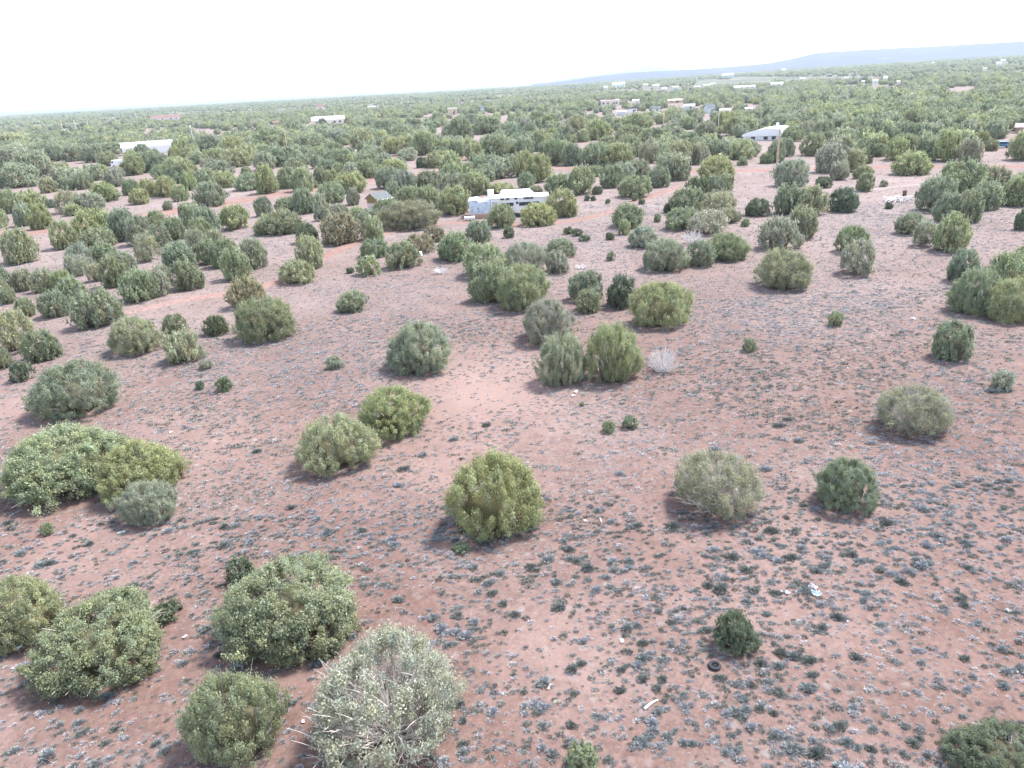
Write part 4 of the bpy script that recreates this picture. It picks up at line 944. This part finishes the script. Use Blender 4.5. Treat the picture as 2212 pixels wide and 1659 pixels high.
# tyre
p = P(1544, 1436, .1); tyre = MB(); N = 20; M = 8
ringv = [[tyre.bm.verts.new(((.27 + .10 * math.cos(2*math.pi*j/M)) * math.cos(2*math.pi*i/N), (.27 + .10 * math.cos(2*math.pi*j/M)) * math.sin(2*math.pi*i/N), .10 + .09 * math.sin(2*math.pi*j/M))) for j in range(M)] for i in range(N)]
for i in range(N):
    for j in range(M): tyre.bm.faces.new((ringv[i][j], ringv[(i+1) % N][j], ringv[(i+1) % N][(j+1) % M], ringv[i][(j+1) % M]))
o = tyre.build('tyre', m_rubber, smooth=True); o.location = (p.x, p.y, H(p.x, p.y)); o.scale = (.65, .65, .65); tag(o, 'old dark tyre lying in the scrub below the small lone juniper', 'tyre')
# pile of branches and stump
g = random.Random(5); p = P(1940, 434); pile = MB()
for i in range(34):
    a = g.uniform(0, 3.14); l = g.uniform(.6, 1.7); c = Vector((g.gauss(0, .8), g.gauss(0, .5), g.uniform(.05, .55))); d = Vector((math.cos(a), math.sin(a), g.uniform(-.25, .3))) * l
    pile.tube([c - d, c + Vector((0, 0, .06)), c + d], [.07, .06, .03], 5)
o = pile.build('branch_pile', m_dead); o.location = (p.x, p.y, H(p.x, p.y)); tag(o, 'low pile of grey cut branches in the clearing at right', 'branch pile')
p = P(1953, 425); o = MB().tube([(0, 0, -.1), (.02, 0, .5), (0, .05, 1.0)], [.42, .3, .34], 10).build('tree_stump', m_door); o.location = (p.x, p.y, H(p.x, p.y)); tag(o, 'dark reddish stump standing behind the pile of cut branches', 'tree stump')
p = P(1966, 427); pile = MB()
for i in range(16):
    a = g.uniform(-.3, .3); c = Vector((g.uniform(-1.1, 1.1), g.gauss(0, .2), g.uniform(.05, .25))); d = Vector((math.cos(a), math.sin(a), g.uniform(-.1, .15))) * g.uniform(.3, .8); pile.tube([c - d, c + d], [.05, .03], 5)
o = pile.build('brush_heap', m_bark); o.location = (p.x, p.y, H(p.x, p.y)); tag(o, 'flat dark brush heap right of the reddish stump', 'brush heap')

# ------------------------------------------------------------------ the rest of the junipers
TX = np.array([(a, c, r) for a, c, r in TREES])
ROADP = np.array([(q.x, q.y, w) for pl, w in ROADS for q in pl])
CLEAR = [(0, 130, 375, 402), (35, 140, 395, 425), (140, 215, 345, 375), (150, 240, 418, 440), (90, 150, 372, 382), (300, 330, 378, 392), (560, 800, 318, 332), (930, 1010, 286, 312), (810, 940, 255, 268), (2040, 2105, 190, 215),
         (1400, 1480, 268, 282), (1480, 1530, 258, 268), (1200, 1300, 300, 316), (1950, 2010, 276, 292), (1580, 1900, 166, 178), (1720, 1800, 270, 282), (2090, 2212, 320, 350), (1320, 1500, 196, 203), (1050, 1100, 258, 268),
         (1500, 1660, 172, 186), (560, 600, 320, 330), (1360, 1400, 250, 262), (800, 830, 245, 252), (1640, 1680, 340, 362)]
def listed_zone(sx, sy):           # rows already read one by one from the photograph
    if sx < 553: lim = 316
    elif sx < 1106: lim = 262
    elif sx < 1659: lim = 256
    else: lim = 296
    return sy > lim
def density(sx, sy):
    d = 1.0
    if sx > 1659: d = 1.7
    elif sx > 1300: d = 1.25
    return d
stuff_pts = []; cell = {}
def near_other(x, y, r):
    kx, ky = int(x // 10), int(y // 10)
    for i in (-1, 0, 1):
        for j in (-1, 0, 1):
            for (a, c, q) in cell.get((kx + i, ky + j), ()):
                if (a - x) ** 2 + (c - y) ** 2 < ((q + r) * .72) ** 2: return True
    return False
for a, c, q in TREES: cell.setdefault((int(a // 10), int(c // 10)), []).append((a, c, q))
gr = random.Random(11)
def try_tree(r0, r1, n):
    for i in range(n):
        rr = math.sqrt(gr.uniform(r0 * r0, r1 * r1)); az = R(gr.uniform(-39, 39)); x, y = rr * math.sin(az), rr * math.cos(az)
        z = H(x, y); sx, sy, dep = proj(x, y, z)
        fill = rr < 420 and listed_zone(sx, sy) and -40 < sx < 2250
        if fill and gr.random() < .80: continue
        if fill and not ((sx < 1106 and sy < 400) or (1106 <= sx < 1600 and sy < 372) or (sx >= 1600 and sy < 345) or (sx < 620 and sy < 500 and gr.random() < .5)): continue
        if fill and any(((sx - a) / b_) ** 2 + ((sy - c) / d_) ** 2 < 1 for a, b_, c, d_ in ((170, 90, 365, 22), (185, 75, 425, 14), (590, 90, 372, 18), (1330, 130, 245 + 70, 14), (870, 60, 350, 12), (1000, 90, 300, 16), (180, 60, 345, 10), (1150, 60, 350, 18), (1450, 160, 370, 9), (330, 60, 385, 8), (60, 90, 505, 14), (370, 60, 445, 12))): continue
        nz = mnoise.noise(Vector((x * .012, y * .008, 3.3)))
        lim = density(sx, sy)
        if nz < -0.22 + (1 - lim) * .45 + (0.24 if rr > 300 else 0) and gr.random() < .85: continue
        if any(a < sx < c and e < sy < f for a, c, e, f in CLEAR): continue
        rad = gr.uniform(1.5, 2.9) * (1.15 if sx > 1659 else 1) * (1.05 if rr > 420 else 1); h = rad * gr.uniform(1.25, 1.75)
        dn = (ROADP[:, 0] - x) ** 2 + (ROADP[:, 1] - y) ** 2
        k = int(dn.argmin())
        if dn[k] < (ROADP[k, 2] / 2 + rad * .8) ** 2: continue
        sxt, syt, dt = proj(x, y, z + h); hw = rad * FPX / dep / K
        bad = False
        for (a, c, e, f, dd, bx, by, br) in KEEP:
            if (bx - x) ** 2 + (by - y) ** 2 < br * br: bad = True; break
            if dep < dd and sx + hw > a and sx - hw < c and syt < f - (f - e) * .25 and sy > e: bad = True; break
        if bad or near_other(x, y, rad): continue
        cell.setdefault((int(x // 10), int(y // 10)), []).append((x, y, rad))
        tone = gr.choices('YGDSW', (4, 5, .8, 2, .4))[0]
        stuff_pts.append((x, y, z, rad, h, tone, dep, sx, sy))
try_tree(150, 420, 9000)
n1 = len(stuff_pts)
try_tree(420, 1000, 12500); try_tree(1000, 3600, 34000)
side = []                           # a few beyond the frame, so a step sideways still shows woodland
for i in range(260):
    az = R(gr.choice((-1, 1)) * gr.uniform(40, 62)); rr = gr.uniform(60, 320); x, y = rr * math.sin(az), rr * math.cos(az); rad = gr.uniform(1.5, 2.8)
    if near_other(x, y, rad): continue
    cell.setdefault((int(x // 10), int(y // 10)), []).append((x, y, rad)); stuff_pts.append((x, y, H(x, y), rad, rad * 1.4, 'G', rr, -999, 0))
# the largest of the unlisted ones stay single trees until there are 300 junipers
vis = [t for t in stuff_pts if 0 < t[7] < 2212]
vis.sort(key=lambda t: -t[3] / t[6]); room = 300 - len([o for o in bpy.data.objects if o.name.startswith('juniper_tree')])
print('listed trees', 300 - room, 'others', len(stuff_pts))
single = set(id(t) for t in vis[:max(0, room)])
for i, t in enumerate(stuff_pts):
    if id(t) not in single: continue
    x, y, z, rad, h, tone, dep, sx, sy = t; gi += 1
    key = {'Y': 'mid_tuft', 'G': 'mid_dense', 'D': 'mid_dense', 'S': 'mid_tuft', 'W': 'mid_silver'}[tone]
    r = plant_tree(key, gi, (x, y, z), rad, h, tone, gr.uniform(0, 6.28), None)
    lab, dd = auto_label(sx, sy - 8, tone, rad * 2); AUTO.append((lab, dd, r))
finish_labels()

def lod(seed, ncl, nlf, leaf, core_sub):
    V, F, T = crown_arrays(seed, ncl, nlf, leaf, 'dense', .85); cv, cf = core_arrays(seed, .93, core_sub)
    mid = (cv[cf[:, 0]] + cv[cf[:, 2]]) / 2; base = len(V)
    q = np.stack([cf[:, 0], cf[:, 1], cf[:, 2], np.arange(len(cf)) + len(cv)], 1) + base
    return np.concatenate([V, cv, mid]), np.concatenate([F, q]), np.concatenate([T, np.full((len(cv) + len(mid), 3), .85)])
LODS = [[lod(1000 + i, 100, 16, .11, 2) for i in range(4)], [lod(1100 + i, 60, 8, .15, 2) for i in range(4)], [lod(1200 + i, 22, 4, .22, 1) for i in range(4)]]
VV, FF, TT, off = [], [], [], 0
for t in stuff_pts:
    if id(t) in single: continue
    x, y, z, rad, h, tone, dep, sx, sy = t
    k = 0 if dep < 330 else (1 if dep < 800 else 2)
    V, F, T = LODS[k][gr.randrange(4)]
    a = gr.uniform(0, 6.28); ca, sa = math.cos(a), math.sin(a); s = rad * (1 if dep < 1500 else 1.25)
    W = np.stack([(V[:, 0] * ca - V[:, 1] * sa) * s + x, (V[:, 0] * sa + V[:, 1] * ca) * s + y, V[:, 2] * h + z - .05], 1)
    c = np.array(TONE[tone]) * gr.uniform(.88, 1.12)
    VV.append(W); FF.append(F + off); TT.append(T * c); off += len(V)
wm = mesh_np('distant_juniper_woodland', np.concatenate(VV), np.concatenate(FF), m_leaf2, np.concatenate(TT))
tag(new_obj('distant_juniper_woodland', wm), kind='stuff')
print('woodland trees', len(VV), 'faces', sum(len(f) for f in FF))

# ------------------------------------------------------------------ sagebrush tufts
def tuft(seed, blades, up=.6):
    g = np.random.default_rng(seed); a = g.uniform(0, 6.283, blades); r = g.uniform(0, 1, blades) ** .6 * .62; el = np.clip(1.2 - r * 1.3 + g.normal(0, .2, blades), .1, 1.5)
    lobe = 1 + .3 * np.sin(2 * a + g.uniform(0, 6)) + .2 * np.sin(3 * a + g.uniform(0, 6)); r = r * lobe
    p = np.stack([r * np.cos(a), r * np.sin(a), np.zeros(blades) + g.uniform(0, .28, blades)], 1)
    d = np.stack([np.cos(a) * np.cos(el), np.sin(a) * np.cos(el), np.sin(el)], 1) + g.normal(0, .15, (blades, 3)); d = unit(d)
    L = g.uniform(.22, .6, blades) * up * (1.15 - .5 * r) + .08; w = L * {10: .62, 30: .48, 90: .34, 340: .2}[blades] * g.uniform(.6, 1.3, blades)
    wd = unit(np.cross(d, g.normal(0, 1, (blades, 3)) + np.array([0, 0, .8])))
    V = np.stack([p - wd * (w * .35)[:, None], p + wd * (w * .35)[:, None], p + d * L[:, None] + wd * (w * .5)[:, None], p + d * L[:, None] - wd * (w * .5)[:, None]], 1).reshape(-1, 3)
    V[:, 2] = np.maximum(V[:, 2], 0)
    t = np.stack([np.full(blades, .62 if blades > 60 else .9), np.full(blades, .62 if blades > 60 else .9), g.uniform(.9, 1.35, blades), g.uniform(.9, 1.35, blades)], 1).reshape(-1)  # near tufts: blade feet painted dark for shaded gaps, tips lighter
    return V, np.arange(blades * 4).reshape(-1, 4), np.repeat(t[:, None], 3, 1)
TUF = {k: [tuft(2000 + k * 10 + i, k) for i in range(6)] for k in (340, 90, 30, 10)}
SC = {'dark': (0.165, 0.185, 0.170), 'blue': (0.31, 0.33, 0.355), 'grey': (0.25, 0.275, 0.275), 'pale': (0.47, 0.465, 0.48), 'straw': (0.42, 0.40, 0.34)}
# patches seen in the photograph: centre, half size, density, favoured colour
PATCH = [(a, c, rx, ry, k * (.45 if nm == 'dark' else .9), nm) for a, c, rx, ry, k, nm in ((680, 790, 190, 70, .9, 'blue'), (600, 660, 150, 35, .9, 'pale'), (830, 640, 200, 55, .8, 'blue'), (1450, 990, 260, 110, .9, 'pale'), (1400, 920, 150, 60, .5, 'blue'), (1750, 850, 300, 140, .9, 'dark'), (1650, 700, 200, 60, .7, 'blue'), (900, 700, 200, 60, .4, 'dark'),
         (1310, 540, 130, 60, .9, 'blue'), (1720, 630, 260, 90, .7, 'blue'), (1750, 1350, 480, 330, .45, 'dark'), (850, 1120, 220, 90, .7, 'blue'), (480, 1050, 90, 130, .6, 'dark'), (1900, 480, 160, 60, .8, 'blue'), (1500, 1180, 250, 90, .5, 'dark'),
         (950, 1200, 200, 70, .5, 'pale'), (1050, 1300, 200, 100, .3, 'dark'), (1450, 430, 150, 30, .7, 'blue'), (2000, 1000, 200, 200, .6, 'blue'), (820, 930, 60, 40, .2, 'dark'), (430, 890, 160, 90, .35, 'dark'), (1980, 1350, 220, 180, .5, 'pale'))]
BARE = [(1030, 850, 150, 70, .75), (960, 1000, 90, 60, .4), (430, 645, 150, 14, .9), (60, 870, 80, 50, .6), (120, 1180, 160, 40, .5), (380, 1420, 80, 120, .6), (120, 1560, 220, 60, .35), (720, 560, 100, 35, .8), (1150, 470, 150, 25, .6), (460, 700, 60, 25, .4), (1240, 1400, 120, 90, .2), (1450, 1100, 60, 30, .3), (1350, 720, 200, 22, .6), (600, 1470, 60, 40, .8), (1560, 590, 120, 14, .6), (820, 430, 300, 60, .6)]
def patch_val(sx, sy):
    d = .62; col = None; best = 0
    for (a, c, rx, ry, k, nm) in PATCH:
        e = ((sx - a) / rx) ** 2 + ((sy - c) / ry) ** 2
        if e < 4:
            v = k * math.exp(-e); d += v
            if v > best: best = v; col = nm
    for (a, c, rx, ry, k) in BARE:
        e = ((sx - a) / rx) ** 2 + ((sy - c) / ry) ** 2
        if e < 4: d *= 1 - k * math.exp(-e)
    return d, col, best
tufts = []; NT = 0
TC = {}
for a, c, q in TREES:
    for i in range(-1, 2):
        for j in range(-1, 2): TC.setdefault((int(a // 6) + i, int(c // 6) + j), []).append((a, c, q))
for (r0, r1, per) in ((16, 45, 22.0), (45, 80, 20.0), (80, 130, 13.0), (130, 200, 3.5)):
    aw = 60 if r1 < 50 else (50 if r1 < 90 else 40); area = (r1 * r1 - r0 * r0) * R(2 * aw) / 2; cnt = int(area * per)
    for i in range(cnt):
        rr = math.sqrt(gr.uniform(r0 * r0, r1 * r1)); az = R(gr.uniform(-aw, aw)); x, y = rr * math.sin(az), rr * math.cos(az)
        sx, sy, dep = proj(x, y, 0)
        if sx < -80 or sx > 2300 or sy > 1780: continue
        d, col, best = patch_val(sx, sy)
        nz = mnoise.noise(Vector((x * .22, y * .22, 1.7))) + .6 * mnoise.noise(Vector((x * .8, y * .8, 9.1)))
        d *= 1 + .9 * nz
        if gr.random() > d: continue
        if any((a - x) ** 2 + (c - y) ** 2 < (q * .62) ** 2 for a, c, q in TC.get((int(x // 6), int(y // 6)), ())): continue
        dn = (ROADP[:, 0] - x) ** 2 + (ROADP[:, 1] - y) ** 2; k = int(dn.argmin())
        if dn[k] < (ROADP[k, 2] / 2 * .85) ** 2: continue
        if col and gr.random() < min(.6, best): kind = col
        else: kind = gr.choices(('dark', 'blue', 'grey', 'pale', 'straw'), (1.8, 2.6, 2.6, 4.0, .6))[0]
        s = min(.32, gr.lognormvariate(-2.28, .40)) * (1.15 if kind in ('dark', 'grey') else 1.0) * (.72 if kind in ('pale', 'straw') else 1)
        s = min(s, .3) if rr > 60 else s
        if rr > 80: s *= 1.15
        tufts.append([x, y, H(x, y), s, kind, dep, sx, sy])
        # shrubs grow in short rows and knots
        if kind in ('dark', 'grey', 'blue') and gr.random() < .13:
            a = gr.gauss(0.15, .5)
            for q in range(gr.randint(1, 3)):
                dx = (q + 1) * s * 1.1; x2, y2 = x + dx * math.cos(a) + gr.gauss(0, .04), y + dx * math.sin(a) + gr.gauss(0, .04)
                tufts.append([x2, y2, H(x2, y2), s * gr.uniform(.6, 1), kind, dep, sx, sy])
print('tufts', len(tufts))
LABT = {'dark': ('dark grey green sagebrush tuft on red soil in the near foreground', 'dark sagebrush tufts in the near foreground'),
        'blue': ('blue grey sagebrush tuft on red soil in the near foreground', 'blue grey sagebrush tufts in the near foreground'),
        'grey': ('dull grey sagebrush tuft on red soil in the near foreground', 'dull grey sagebrush tufts in the near foreground'),
        'pale': ('whitish dry grass tuft on red soil in the near foreground', 'whitish grass tufts in the near foreground'),
        'straw': ('straw yellow grass tuft on red soil in the near foreground', 'straw yellow grass tufts in the near foreground')}
cand = [t for t in tufts if 10 < t[6] < 2200 and t[7] < 1650]
cand.sort(key=lambda t: -t[3] / t[5]); big = set(id(t) for t in cand[:300])
TM = {}
for k in LABT:
    TM[k] = []
    for i in range(6):
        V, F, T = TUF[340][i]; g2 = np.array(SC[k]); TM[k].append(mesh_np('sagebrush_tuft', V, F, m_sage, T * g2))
VV, FF, TT, off = [], [], [], 0
for t in tufts:
    x, y, z, s, kind, dep, sx, sy = t; a = gr.uniform(0, 6.28); hf = gr.uniform(.75, 1.15); wx = gr.uniform(.9, 1.35)
    if id(t) in big:
        o = new_obj('grass_tuft' if kind in ('pale', 'straw') else 'sagebrush_tuft', TM[kind][gr.randrange(6)]); o.location = (x, y, z - .01); o.rotation_euler = (0, 0, gr.gauss(0, .4)); o.scale = (s * wx, s, s * hf)
        tag(o, LABT[kind][0], 'grass tuft' if kind in ('pale', 'straw') else 'sagebrush', LABT[kind][1]); continue
    k = 90 if dep < 38 else (30 if dep < 70 else 10)
    V, F, T = TUF[k][gr.randrange(6)]; ca, sa = math.cos(a), math.sin(a)
    W = np.stack([(V[:, 0] * ca - V[:, 1] * sa) * s * wx + x, (V[:, 0] * sa + V[:, 1] * ca) * s + y, V[:, 2] * s * hf + z - .01], 1)
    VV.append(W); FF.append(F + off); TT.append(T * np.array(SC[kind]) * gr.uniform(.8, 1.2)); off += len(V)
sm_ = mesh_np('sagebrush_ground_cover', np.concatenate(VV), np.concatenate(FF), m_sage, np.concatenate(TT))
tag(new_obj('sagebrush_ground_cover', sm_), kind='stuff')
print('tuft faces', sum(len(f) for f in FF))

# ------------------------------------------------------------------ haze
hz = MB().box((0, 0, 218), (31000, 31000, 460)).build('haze', None) if False else None
bm = bmesh.new(); bmesh.ops.create_cube(bm, size=1); me = bpy.data.meshes.new('haze')
ztop = max((max(v.co.z for v in o.data.vertices) for o in bpy.data.objects if o.name.startswith(('mesa', 'hills')))) + 8
zb = -12.0
for v in bm.verts: v.co = Vector((v.co.x * 31000, v.co.y * 31000, zb if v.co.z < 0 else ztop))
bm.to_mesh(me); bm.free()
m_haze = bpy.data.materials.new("haze_air"); m_haze.use_nodes = True; n = m_haze.node_tree; n.nodes.clear()
pv = n.nodes.new('ShaderNodeVolumePrincipled'); pv.inputs['Color'].default_value = (0.74, 0.84, 1.0, 1); pv.inputs['Density'].default_value = 0.00009; pv.inputs['Anisotropy'].default_value = 0.2
ho = n.nodes.new('ShaderNodeOutputMaterial'); n.links.new(pv.outputs[0], ho.inputs['Volume'])
me.materials.append(m_haze); hz = new_obj('haze', me); tag(hz, kind='stuff')
print('haze top', ztop, 'objects', len(bpy.data.objects))
